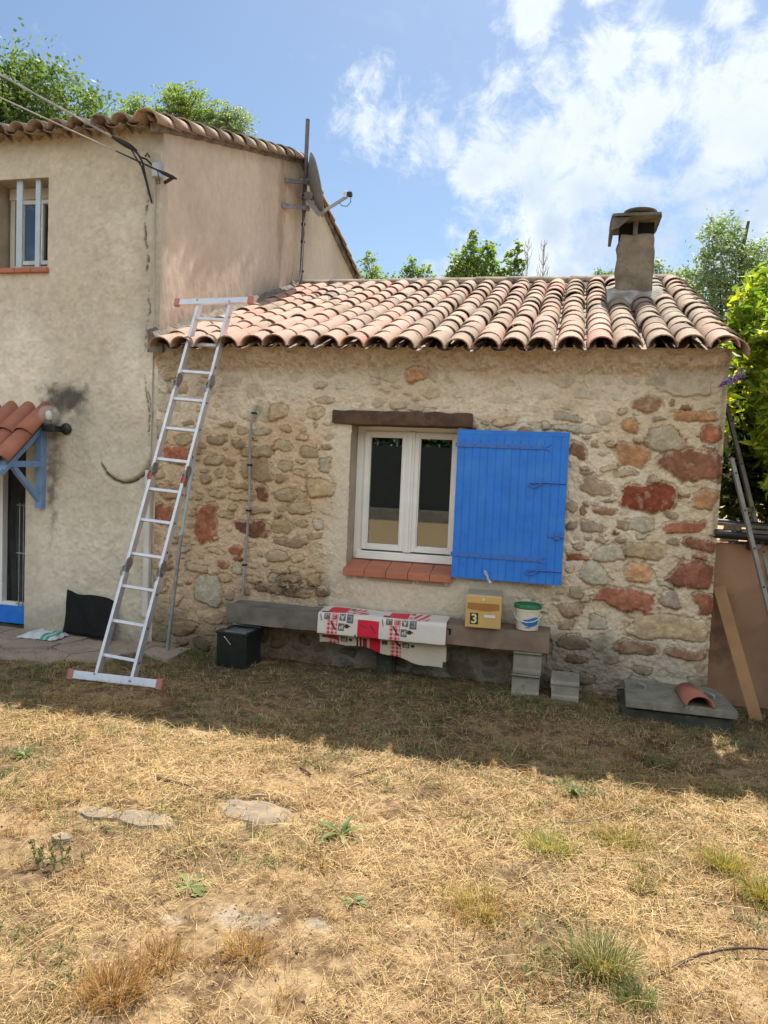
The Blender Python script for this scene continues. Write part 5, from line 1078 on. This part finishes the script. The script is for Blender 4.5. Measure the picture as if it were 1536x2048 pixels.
b_ = blobs_from(rg_, (-17.6, 14, 9.2), 4.6, 3.4, 34, .15, .34)+[(-13.9, 14, 11.0, .9, .9, .7), (-14.8, 14, 11.8, 1.2, 1, .8), (-15.8, 14, 12.5, 1.2, 1, .7), (-17.0, 14, 12.9, 1.3, 1, .7), (-13.3, 14, 10.6, .6, .8, .6), (-14.2, 14, 10.6, 1.4, 1, 1)]
tree('broadleaf_tree', 'large dark green tree rising behind the tall house at the left edge', (-17.5, 14, 0), b_, 75000, .17, .085, 'leaf_mid', 31, tr=.35, clump=30, limbs=50, droop=.3)
def feathery(x, y, z, sd_, lab, mat, spr):
    """robinia shoots: arching stems carrying paired leaflets"""
    rr = random.Random(sd_); t_ = thing('robinia_tree', lab, 'tree', (x, y, 0), 'feathery trees behind the tall house'); mb = MB(); mb.tube([(x, y, 0), (x, y, z-.3)], [.12, .06], 7); LC = []
    for i in range(46):
        a = rr.uniform(0, 2*pi); q = rr.uniform(0, 1)**.6*spr; b0 = Vector((x, y, z-.6+rr.uniform(-.4, .3))); tip = Vector((x+cos(a)*q, y+sin(a)*q*.6, z+.75-.5*(q/spr)**2+rr.uniform(-.45, .12))); mb.tube([b0, b0.lerp(tip, .6)+Vector((0, 0, .1)), tip], [.02, .012, .004], 4)
        for j in range(7):
            a2 = rr.uniform(0, 2*pi); p0 = b0.lerp(tip, rr.uniform(.55, 1.0)); dr = Vector((cos(a2), sin(a2)*.6, rr.uniform(-.15, .7))).normalized(); sdv = dr.cross(Vector((0, 0, 1))).normalized()
            for k in range(9):
                c = p0+dr*(.04+k*.038)-Vector((0, 0, .004*k*k*.4))
                for sg in (-1, 1): LC.append(c+sdv*sg*.035)
    mb.build('trunk', 'bark', t_); V, F = leaves(np.array(LC), .062, .036, np.random.default_rng(sd_)); npmesh('crown', V, F, mat, t_, smooth=False)
feathery(-10.15, 10, 9.25, 41, 'small leafy tree top over the tall house roof, nearest the large dark tree', 'leaf_poplar', .62)
feathery(-9.05, 10, 9.45, 42, 'yellowish feathery tree top over the middle of the tall house roof', 'leaf_poplar', .95)
feathery(-7.95, 10, 9.0, 43, 'sparse feathery sprig over the tall house roof, nearest the antenna mast', 'leaf_silver', .6)
for (x, y, lab, mat, sd_, n, bl) in (
    (-7.9, 22, 'bushy green poplar just right of the tall house roof slope', 'leaf_poplar', 51, 7000, [(-8.3,22,8.9,.5,.5,.6),(-7.75,22,9.15,.42,.4,.55),(-7.3,22,8.6,.5,.5,.5),(-8.6,22,8.2,.8,.7,.8),(-7.6,22,8.0,1.0,.8,.8),(-6.95,22,8.1,.4,.4,.5),(-8.0,22,6.6,1.5,1.2,1.4),(-7.85,22,9.65,.14,.14,.22)]),
    (-6.05, 22, 'small round poplar second from the tall house', 'leaf_poplar', 52, 5000, [(-6.15,22,9.1,.32,.3,.42),(-5.75,22,8.8,.42,.4,.45),(-6.45,22,8.65,.4,.4,.42),(-6.1,22,8.2,.85,.6,.6),(-6.1,22,7.1,1.1,.9,1.1),(-5.55,22,9.05,.2,.2,.25)]),
    (-3.5, 20, 'tallest pointed bright green poplar behind the middle of the low roof', 'leaf_poplar', 53, 8500, [(-3.62,20,9.45,.18,.2,.4),(-3.6,20,9.0,.42,.4,.5),(-3.1,20,9.1,.26,.3,.36),(-3.2,20,8.7,.42,.4,.5),(-3.95,20,8.6,.45,.4,.5),(-2.85,20,8.4,.35,.3,.5),(-4.25,20,8.2,.35,.3,.35),(-3.5,20,8.1,.95,.7,.65),(-3.5,20,7.0,1.1,.9,1.1)]),
    (-2.2, 20, 'thin sparse poplar beside the tallest bright one', 'leaf_poplar', 54, 2600, [(-2.05,20,9.15,.16,.15,.28),(-2.3,20,8.85,.24,.2,.3),(-1.98,20,8.6,.24,.2,.3),(-2.45,20,8.3,.3,.25,.3),(-2.1,20,8.1,.3,.25,.35),(-2.2,20,7.3,.5,.5,.7)]),
    (1.0, 24, 'pale distant poplar showing just beside the chimney', 'leaf_silver', 55, 4200, [(.75,24,9.15,.3,.3,.35),(1.35,24,9.0,.5,.4,.45),(1.9,24,8.9,.35,.3,.5),(.4,24,8.8,.4,.4,.4),(1.2,24,8.0,1.3,.8,.8)]),
    (2.7, 22, 'hazy pale tree between the chimney and the big tree at the right', 'leaf_silver', 56, 6000, [(2.5,22,8.8,.3,.3,.45),(3.0,22,8.5,.5,.4,.5),(2.1,22,8.2,.5,.4,.4),(3.5,22,8.0,.6,.5,.6),(2.8,22,7.2,1.3,.9,1.1)]),
    (-10.2, 25, 'low dark poplar mostly hidden behind the tall house', 'leaf_mid', 57, 3000, [(-10.2,25,7.4,1.4,1,1.6)])):
    tree('poplar_tree', lab, (x, y, 0), bl, n, .12, .085, mat, sd_, 'bark_pale', .12, clump=12, limbs=60, group='poplars behind the low roof', shell=.2)
def bare(x, y, z1, seed, lab):
    rr = random.Random(seed); t_ = thing('bare_tree', lab, 'tree', (x, y, 0), 'bare saplings behind the low roof'); mb = MB(); mb.tube([(x, y, 0), (x+.05, y, z1*.5), (x, y, z1)], [.05, .035, .008], 6)
    for i in range(34):
        z = z1*rr.uniform(.72, .985); a = rr.uniform(0, 2*pi); l_ = (z1-z)*.16+.12; p = Vector((x, y, z)); q = p+Vector((cos(a)*l_*.6, sin(a)*l_*.6, l_*1.5)); mb.tube([p, p.lerp(q, .5)+Vector((cos(a)*.05, sin(a)*.05, 0)), q], [.010, .008, .004], 4)
    mb.build('trunk', 'bark_pale', t_)
bare(-1.75, 20, 9.5, 1, 'bare grey sapling touching the thin sparse poplar'); bare(-1.22, 20, 9.45, 2, 'bare grey sapling standing alone left of the chimney')
b_ = [(3.30,14,7.5,.5,.5,.85),(3.45,14,6.9,.75,.7,.8),(3.0,14,6.2,.75,.7,.7),(3.8,14,6.4,.8,.8,.8),(4.35,14.3,7.1,.65,.6,.6),(4.7,14,6.3,.8,.8,.9),(3.3,14,5.3,1.1,1,.9),(4.3,14,5.3,1.1,1,1),(3.4,14,4.3,1.2,1,1),(4.6,14,4.2,1.2,1,1),(2.45,14,6.6,.3,.3,.3),(2.6,14,5.7,.5,.4,.5),(5.3,14,6.8,.7,.7,.8)]
tree('willow_tree', 'tall silvery green tree behind the hedge at the right edge', (3.9, 14, 0), b_, 26000, .13, .05, 'leaf_silver', 61, tr=.22, clump=24, limbs=60, lance=False)
b_ = [(3.2,9,4.5,.5,.5,.5),(3.7,9,4.9,.5,.5,.55),(2.75,9,4.0,.45,.45,.5),(3.4,9,3.6,.7,.6,.6),(4.1,9,4.1,.7,.6,.8),(2.9,9,3.2,.6,.6,.6)]
tree('yellowing_shrub', 'yellowish leafy shrub between the roof corner and the silvery tree', (3.4, 9, 0), b_, 6500, .12, .05, 'leaf_yellow', 63, tr=.08, clump=16, limbs=30, cat='shrub')
# buddleia hedge close to the house corner; extra lobes added to shade the ground
rng = np.random.default_rng(88)
b_ = [(1.75,.75,2.65,.36,.35,.42),(1.58,.5,2.3,.27,.3,.30),(1.95,.5,2.2,.42,.35,.4),(1.75,1.5,2.95,.36,.4,.32),(1.62,.35,1.95,.22,.25,.26),(1.9,.3,1.75,.33,.3,.35),(2.2,.9,3.0,.5,.4,.4),(2.3,.3,2.2,.4,.4,.6),(1.75,.3,1.5,.2,.2,.22),(2.2,.3,1.4,.4,.3,.4),(1.50,1.1,2.75,.18,.25,.25),(2.1,-.15,2.6,.42,.4,.5),(2.7,-.2,2.5,.5,.4,.6),(2.2,-.2,1.9,.4,.35,.5),(1.75,-.1,2.85,.22,.25,.22),(1.45,-.02,2.5,.20,.22,.38),(1.55,.0,2.95,.26,.3,.24),(1.36,.1,2.75,.13,.2,.2),(1.28,.3,3.0,.16,.22,.2),(1.36,-.15,2.28,.11,.12,.18),(1.38,-.16,1.98,.11,.12,.16),(1.34,-.1,2.62,.13,.13,.2),(1.30,.3,2.85,.13,.2,.2),(1.26,.2,2.76,.09,.15,.13),(1.24,.42,2.93,.09,.15,.12),(1.42,.55,3.2,.22,.25,.2),(1.30,.05,2.62,.10,.14,.25),(1.42,-.12,2.1,.15,.15,.28),(1.5,-.1,1.75,.14,.14,.2)]
HD = tree('buddleia_bush', 'bright yellow green buddleia bush pressing against the corner of the stone house', (1.9, .75, 0), b_, 15500, .125, .042, 'leaf_yellow', 64, tr=.05, clump=13, limbs=60, cat='bush', lance=True, shell=.25)
b_ = [(1.55,.75,1.9,.32,.25,.35),(1.6,.85,1.5,.4,.25,.35),(1.9,1.1,2.1,.5,.3,.6),(2.2,1.0,1.6,.5,.3,.5),(1.75,1.3,2.5,.4,.3,.4),(1.42,.6,2.0,.16,.16,.25)]
tree('hedge_interior', 'dark green leaves standing in for the shaded inside of the buddleia hedge above the garden wall', (1.95, 1.2, 0), b_, 6000, .11, .045, 'leaf_dark', 65, tr=.05, clump=16, limbs=30, cat='bush', lance=True, shell=.2)  # dark leaf colour paints the shaded interior of the hedge
FL = thing('buddleia_flower', 'drooping lilac flower spike hanging in front of the house corner', 'flower', (1.08, -.1, 2.4))
sp = [Vector(p) for p in ((1.42, .3, 2.52), (1.30, .1, 2.53), (1.17, -.10, 2.47), (1.02, -.12, 2.375))]; mb = MB(); mb.tube(sp, [.005, .004, .0035, .002], 6); mb.tube([(1.16, -.08, 2.47), (1.10, -.1, 2.56), (1.02, -.12, 2.60)], .0025, 5); mb.build('stem', 'twig_pale', FL, smooth=True)
t_ = rng.uniform(0, 1, 420); A_ = np.array(sp[2])[None]+(np.array(sp[3])-np.array(sp[2]))[None]*t_[:, None]; A_ += rng.normal(size=A_.shape)*(.021*(1-t_*.75))[:, None]
V, F = leaves(A_, .014, .012, rng); npmesh('blossom', V, F, 'lilac', FL, smooth=False)
b_ = [(-8+k*3.0+rg_.uniform(-.5, .5), -20.5+rg_.uniform(-1, 1), 3.6+rg_.uniform(0, 1.2), 2.2, 1.2, 2.4) for k in range(7)]
for k, q in enumerate(b_):
    tree('hedge_tree', ['dark evergreen', 'broad dark', 'leaning dark', 'tall dark', 'dense dark', 'small dark', 'far dark'][k]+' tree behind the screen fence, number %s from the left of the reflection' % ['one', 'two', 'three', 'four', 'five', 'six', 'seven'][k], (q[0], q[1], 0), [q, (q[0]+.8, q[1], q[2]+1.5, 1.2, 1, 1.2), (q[0]-.9, q[1], q[2]+1.0, 1.1, 1, 1.3)], 9000, .32, .2, 'leaf_dark', 90+k, tr=.2, clump=22, limbs=16, group='trees behind the screen fence')

# ------------------------------------------------------------------ ground cover
def ribbons(P, az, L, wd, lift, curl, rng, segs=2, z0=.0, tip=.15):
    """n blades starting at P, heading az, length L, rising at angle lift and bending by curl along the way"""
    n = len(P); pts = [P]; a = az.copy(); e = lift.copy(); p = P.copy(); da = rng.normal(size=n)*.16
    for k in range(segs):
        s = L/segs; p = p+np.stack([np.cos(a)*np.cos(e)*s, np.sin(a)*np.cos(e)*s, np.sin(e)*s], -1); pts.append(p.copy()); e = e-curl/segs; a = a+da/segs
    sd_ = np.stack([-np.sin(az), np.cos(az), rng.uniform(-.4, .4, n)], -1); V = []
    for k, q in enumerate(pts):
        w_ = (wd*(1-(1-tip)*(k/segs)**1.6))[:, None]*.5; V += [q-sd_*w_, q+sd_*w_]
    V = np.stack(V, 1).reshape(-1, 3); m = 2*(segs+1); b = np.arange(n)[:, None]*m
    F = np.concatenate([b+np.array([2*k, 2*k+1, 2*k+3, 2*k+2]) for k in range(segs)], 0); return V, F
rng = np.random.default_rng(101)
def scatter(n, x0, x1, y0, y1): return rng.uniform(x0, x1, n), rng.uniform(y0, y1, n)
Vs, Fs = [], []; k0 = 0
def push(V, F):
    global k0
    Vs.append(V); Fs.append(F+k0); k0 += len(V)
for (n, x0, x1, y0, y1, Lm, wm) in ((115000, -2.8, 1.8, -5.0, -2.9, .027, .0016), (95000, -4.0, 2.3, -3.1, -1.5, .036, .0024), (36000, -5.5, 2.6, -1.6, -.02, .04, .0028)):
    x, y = scatter(n, x0, x1, y0, y1); cl = fbm(x+50, y+50, 2.4, 4, 301); keep = rng.uniform(0, 1, n) < (.16+1.0*sst(cl, .36, .58))*(1-.55*sst(y, -1.0, -.35))
    ash = np.hypot((x+1.05)/.30, (y+3.5)/.14) < 1; keep &= ~(ash & (rng.uniform(0, 1, n) < .8))
    for fx, fy, fr in ((-1.38, -2.68, .24), (-1.95, -2.98, .33), (-4.4, -.4, .6)): keep &= ~((np.hypot((x-fx)/fr, (y-fy)/(fr*.45)) < 1) & (rng.uniform(0, 1, n) < .85))
    keep &= ~((x < -3.35) & (y > -.8) & (rng.uniform(0, 1, n) < .85))
    x, y = x[keep], y[keep]; m = len(x); L = np.exp(rng.normal(size=m)*.62)*Lm; L = np.minimum(L, .22); az = rng.uniform(0, 2*pi, m)
    P = np.stack([x, y, ground_z(x, y)+rng.uniform(.002, .018, m)], -1); lift = np.abs(rng.normal(size=m))*.34; long_ = rng.uniform(0, 1, m) < .05; L = np.where(long_, L*2.6, L); lift = np.where(long_, lift*.3, lift); V, F = ribbons(P, az, L, wm*rng.uniform(.5, 1.35, m), lift, lift*1.5+.02, rng); push(V, F)
# thickened tussocks of dry standing blades, everywhere in small numbers
m = 1700; x, y = scatter(m, -4, 2.2, -4.9, -.4); nb = 16; cx = np.repeat(x, nb)+rng.normal(size=m*nb)*.022; cy = np.repeat(y, nb)+rng.normal(size=m*nb)*.022
P = np.stack([cx, cy, ground_z(cx, cy)], -1); V, F = ribbons(P, rng.uniform(0, 2*pi, m*nb), np.repeat(rng.uniform(.02, .055, m), nb)*rng.uniform(.6, 1.4, m*nb), rng.uniform(.0015, .003, m*nb), rng.uniform(.5, 1.5, m*nb), rng.uniform(.1, 1.1, m*nb), rng, 2); push(V, F)
tag(npmesh('dry_grass', np.concatenate(Vs), np.concatenate(Fs), 'straw', smooth=False), 'matted straw coloured dry grass covering the yard', 'grass', kind='stuff')
Vs, Fs = [], []; k0 = 0
m = 1200; x, y = scatter(m, -3.5, 2.0, -4.9, -1.2); cl = fbm(x+50, y+50, 1.3, 4, 351); sel = cl > .47; x, y = x[sel], y[sel]; m = len(x); nb = 26
cx = np.repeat(x, nb)+rng.normal(size=m*nb)*.020; cy = np.repeat(y, nb)+rng.normal(size=m*nb)*.020; P = np.stack([cx, cy, ground_z(cx, cy)], -1)
V, F = ribbons(P, rng.uniform(0, 2*pi, m*nb), np.repeat(rng.uniform(.02, .06, m), nb)*rng.uniform(.5, 1.3, m*nb), rng.uniform(.0015, .0028, m*nb), rng.uniform(.5, 1.5, m*nb), rng.uniform(.1, 1.0, m*nb), rng, 2); push(V, F)
tag(npmesh('dry_tussocks', np.concatenate(Vs), np.concatenate(Fs), 'straw_orange', smooth=False), 'small rusty orange tussocks of dead grass all over the yard', 'grass', kind='stuff')
Vs, Fs = [], []; k0 = 0
m = 4200; x, y = scatter(m, -5, 2.4, -4.9, -.1); cl = fbm(x+50, y+50, 1.7, 4, 331)+.16*sst(y, -1.6, -.4)+.09*sst(x, -.5, .8)+.05*np.exp(-((y+1.8)/.3)**2); sel = cl > .53; x, y = x[sel], y[sel]; m = len(x); nb = 11
cx = np.repeat(x, nb)+rng.normal(size=m*nb)*.03; cy = np.repeat(y, nb)+rng.normal(size=m*nb)*.03; P = np.stack([cx, cy, ground_z(cx, cy)+.003], -1)
V, F = ribbons(P, rng.uniform(0, 2*pi, m*nb), rng.uniform(.018, .055, m*nb), rng.uniform(.0025, .007, m*nb), rng.uniform(.2, 1.4, m*nb), rng.uniform(.2, 1.4, m*nb), rng, 2, tip=.1); push(V, F)
tag(npmesh('weeds', np.concatenate(Vs), np.concatenate(Fs), 'leaf_ground', smooth=False), 'low green weeds scattered through the dry grass', 'weeds', kind='stuff')
Vs, Fs = [], []; k0 = 0
n = 9000; x, y = scatter(n, -4.5, 2.2, -4.9, -.1); r_ = rng.uniform(.002, .007, n); P = np.stack([x, y, ground_z(x, y)+r_*.5], -1)
o8 = np.array([(1,0,0),(-.4,.9,0),(-.5,-.8,.1),(0,.1,.8)], float); V = (P[:, None, :]+o8[None]*r_[:, None, None]*rng.uniform(.6, 1.3, (n, 4, 1))).reshape(-1, 3); b = np.arange(n)[:, None]*4
F = np.concatenate([b+np.array(t) for t in ([0, 1, 3], [1, 2, 3], [2, 0, 3])]); tag(npmesh('gravel', V, F, 'flat_rock', smooth=False), 'tiny pale crumbs of stone and dry leaf among the grass', 'gravel', kind='stuff')
n = 2600; x, y = scatter(n, -4.5, 2.2, -4.9, -.1); V, F = leaves(np.stack([x, y, ground_z(x, y)+.012], -1), .022, .011, rng, up=1.2, lance=True); V[:, 2] = np.maximum(V[:, 2], .0)
tag(npmesh('dead_leaves', V, F, 'litter', smooth=False), 'curled brown dead leaves scattered in the grass', 'leaf litter', kind='stuff')
def tuft(name, label, x, y, n, L, spread, mat, wd=.004, lift=(.7, 1.5), curl=(.4, 1.5), seed=0, cat='grass tuft', group=None, base_mat=None):
    r = np.random.default_rng(seed+500); cx = x+r.normal(size=n)*spread; cy = y+r.normal(size=n)*spread*.8; az = np.arctan2(cy-y, cx-x)+r.normal(size=n)*.7
    P = np.stack([cx, cy, ground_z(cx, cy)], -1); V, F = ribbons(P, az, L*r.uniform(.5, 1.15, n), wd*r.uniform(.6, 1.2, n), r.uniform(*lift, n), r.uniform(*curl, n), r, 4, tip=.08)
    mats = [mat]; mi = None
    if base_mat:
        mats = [mat, base_mat]; q = r.uniform(0, 1, n) < .35; mi = np.tile(q.astype(int), 4)
    o = npmesh(name, V, F, mats, smooth=False, mi=mi); return tag(o, label, cat, group)
tuft('grass_tuft', 'largest lush green grass tuft, in the foreground by the long stick', .205, -3.38, 620, .135, .055, 'grass_green', .0035, seed=1, base_mat='straw')
tuft('grass_tuft', 'smaller green tuft touching the largest one beside the stick', .315, -3.52, 170, .085, .03, 'grass_green', .0035, seed=2)
tuft('grass_tuft', 'rusty green wide tuft in the lower middle of the sunny grass', -.235, -3.18, 460, .10, .065, 'straw_orange', .0028, seed=3, base_mat='grass_yellow')
tuft('grass_tuft', 'olive brown tuft left of the pair of pale tufts near the shadow edge', .01, -2.62, 420, .095, .06, 'grass_yellow', .0028, seed=4, base_mat='grass_green')
tuft('grass_tuft', 'green and rust tuft close to the shadow edge right of the long straw', .32, -2.42, 380, .085, .065, 'grass_yellow', .003, seed=5, base_mat='straw_orange')
tuft('grass_tuft', 'neat upright green tuft alone in the dry grass at the right', .39, -2.83, 180, .075, .025, 'grass_green', .003, seed=6, base_mat='straw_orange')
tuft('grass_tuft', 'yellow green tuft second from the right edge of the picture', .755, -2.52, 420, .11, .045, 'grass_yellow', .0034, seed=7, base_mat='straw_orange')
tuft('grass_tuft', 'yellow green tuft cut by the right edge of the picture', .875, -2.74, 380, .11, .045, 'grass_yellow', .0034, seed=8, base_mat='straw_orange')
tuft('grass_tuft', 'bushy orange dry tuft near the lower left of the picture', -1.30, -4.0, 520, .095, .06, 'straw_orange', .0026, seed=9)
tuft('grass_tuft', 'orange dry tuft just above the lower left one', -1.24, -3.82, 320, .075, .05, 'straw_orange', .0026, seed=10)
tuft('grass_tuft', 'orange dry tuft below the spilled grey ash', -.98, -3.70, 300, .065, .05, 'straw_orange', .0026, seed=11)
for k, (x, y, g, l_, lab) in enumerate(((.62, -1.37, 160, .07, 'dark green tuft in the shade right of the loose tile slab'), (.92, -1.70, 160, .06, 'dark green tuft in the shade nearest the right edge'), (-3.05, -.17, 120, .08, 'green tuft growing at the foot of the wall by the ladder pole'), (.13, -1.97, 90, .075, 'broad leaved green tuft right at the edge of the house shadow'), (.29, -2.10, 130, .08, 'tall yellow tuft standing at the edge of the house shadow'), (-2.6, -2.0, 120, .06, 'thin green tuft in the sunny grass at the far left'), (-.93, -3.06, 60, .07, 'thin brown tuft in the middle of the yard'))):
    tuft('grass_tuft', lab, x, y, g, l_, .05, 'straw' if 'yellow' in lab else ('straw_orange' if 'brown' in lab else 'grass_green'), .004, seed=20+k)
def weed(label, x, y, n, L, wd, seed, lift=(.1, .9), mat='leaf_ground', name='weed'):
    r = np.random.default_rng(seed+700); az = np.linspace(0, 2*pi, n, endpoint=False)+r.normal(size=n)*.25; P = np.tile(np.array([[x, y, gz(x, y)+.004]]), (n, 1)); sg = 6
    p = P.copy(); e = r.uniform(*lift, n); pts = [p.copy()]; LL = L*r.uniform(.6, 1.15, n)
    for k in range(sg): p = p+np.stack([np.cos(az)*np.cos(e)*LL/sg, np.sin(az)*np.cos(e)*LL/sg, np.sin(e)*LL/sg], -1); e = e-.22; p[:, 2] = np.maximum(p[:, 2], gz(x, y)+.006); pts.append(p.copy())
    sd_ = np.stack([-np.sin(az), np.cos(az), az*0], -1); V = []
    for k, q in enumerate(pts):
        w_ = wd*math.sin(pi*(k+.35)/(sg+.5))**.8*.5*(1+.25*(k % 2)); dn_ = np.array([0, 0, -.25*w_]); V += [q-sd_*w_, q+dn_, q+sd_*w_]
    m = 3*(sg+1); V = np.stack(V, 1).reshape(-1, 3); b = np.arange(n)[:, None]*m; F = np.concatenate([b+np.array([3*k+j, 3*k+j+1, 3*k+j+4, 3*k+j+3]) for k in range(sg) for j in (0, 1)])
    return tag(npmesh(name, V, F, mat, smooth=True), label, 'weed')
weed('spiky broad leaved weed in the middle of the sunny grass', -.915, -2.80, 10, .15, .022, 1, (.3, 1.2))
weed('flat grey green rosette left of the middle in the dry grass', -1.375, -3.36, 11, .12, .026, 2, (.1, .5))
weed('pale leafy weed right at the shadow edge in the middle right', .12, -2.0, 12, .09, .018, 3, (.4, 1.2))
weed('small wilted weed in the lower middle of the grass', -.72, -3.28, 8, .07, .022, 4, (.1, .7))
weed('small leafy weed at the far left of the sunny grass', -2.85, -2.5, 9, .08, .02, 5, (.2, .9))
SW_ = thing('stemmed_weed', 'upright many stemmed green weed at the left of the sunny grass', 'weed', (-1.95, -3.38, 0)); mb = MB(); rr = random.Random(4); LC = []
for i in range(14):
    x = -1.95+rr.uniform(-.13, .13); y = -3.38+rr.uniform(-.05, .05); h_ = rr.uniform(.05, .12); q = Vector((x+rr.uniform(-.03, .03), y+rr.uniform(-.02, .02), gz(x, y)+h_)); mb.tube([(x, y, gz(x, y)), q], .0018, 5)
    for k in range(13): t_ = rr.uniform(.15, 1); LC.append((x+(q.x-x)*t_+rr.uniform(-.006, .006), y+(q.y-y)*t_+rr.uniform(-.006, .006), gz(x, y)+h_*t_))
mb.build('stem', 'twig_pale', SW_); V, F = leaves(np.array(LC), .022, .009, rng, lance=True); npmesh('foliage', V, F, 'leaf_ground', SW_, smooth=False)
# sticks and stones
def stick(label, pts, r, mat='twig', name='stick'):
    P = [Vector((x, y, gz(x, y)+z)) for x, y, z in pts]; Q = []
    for i in range(len(P)-1):
        for k in range(4): t_ = k/4; Q.append(P[i].lerp(P[i+1], t_)+Vector((1, 1, 1))*0+Vector((mnoise.noise(P[i]*9+Vector((k, 0, 0)))*r, mnoise.noise(P[i]*7+Vector((0, k, 0)))*r, 0)))
    Q.append(P[-1]); mb = MB(); n_ = len(Q); mb.tube(Q, [r*(1-.5*i/n_)*(1+.25*mnoise.noise(q*30)) for i, q in enumerate(Q)], 7); return tag(mb.build(name, mat, smooth=True), label, 'stick')
stick('long thin grey brown stick lying in the foreground by the green tuft', [(.36, -3.40, .012), (.45, -3.30, .012), (.55, -3.22, .025), (.68, -3.16, .03), (.80, -3.13, .028), (.98, -3.12, .02), (1.15, -3.16, .01)], .0065)
stick('dark bark covered stick lying left of the middle in the sun', [(-2.01, -2.56, .012), (-1.88, -2.56, .014), (-1.74, -2.60, .012)], .009)
stick('short dark twig lying nearer the shadow edge', [(-1.06, -2.15, .01), (-.96, -2.05, .014)], .009)
stick('short brown twig left of the short dark one', [(-1.36, -2.11, .01), (-1.28, -2.18, .012)], .008)
stick('grey splinter of wood on the edge of the flat stone', [(-1.47, -2.56, .012), (-1.36, -2.53, .016)], .007, 'twig_pale')
stick('thin brown twig in the middle of the grass right of the spiky weed', [(-.87, -3.05, .012), (-.73, -3.08, .012)], .005)
stick('long curved straw stalk arching above the grass near the shadow edge', [(-.03, -2.33, .01), (.10, -2.37, .03), (.23, -2.33, .05), (.33, -2.22, .06), (.40, -2.10, .07)], .0035, 'twig_pale')
def flat(label, x, y, rx, ry, seed):
    mb = MB(); vs = [(x, y, gz(x, y)+.016)]; N_ = 40
    for j, q in enumerate((.5, .85, 1.0)):
        for i in range(N_):
            a = 2*pi*i/N_; w_ = 1+.28*mnoise.noise(Vector((cos(a)*1.6, sin(a)*1.6, seed))); px, py = x+cos(a)*rx*q*w_, y+sin(a)*ry*q*w_; vs.append((px, py, gz(x, y)+(.016, .013, -.01)[j]+.004*mnoise.noise(Vector((px*18, py*18, seed)))))
    fs = [(0, 1+i, 1+(i+1) % N_) for i in range(N_)]+[(1+j*N_+i, 1+(j+1)*N_+i, 1+(j+1)*N_+(i+1) % N_, 1+j*N_+(i+1) % N_) for j in range(2) for i in range(N_)]
    mb.add(vs, fs); return tag(mb.build('flat_stone', 'flat_rock', smooth=True), label, 'stone')
flat('larger flat stone sunk in the dry grass, nearest the middle', -1.39, -2.70, .20, .115, 3)
flat('flat stone left of the largest one in the dry grass', -1.83, -2.94, .14, .085, 7)
flat('long narrow flat stone at the far left of the dry grass', -2.06, -2.96, .13, .06, 12)
flat('small pale stone at the left edge below the flat stones', -2.08, -3.20, .05, .035, 15)
for o in bpy.data.objects:
    if o.type == 'MESH' and o.name.startswith('wall'): pass
bpy.context.view_layer.update()
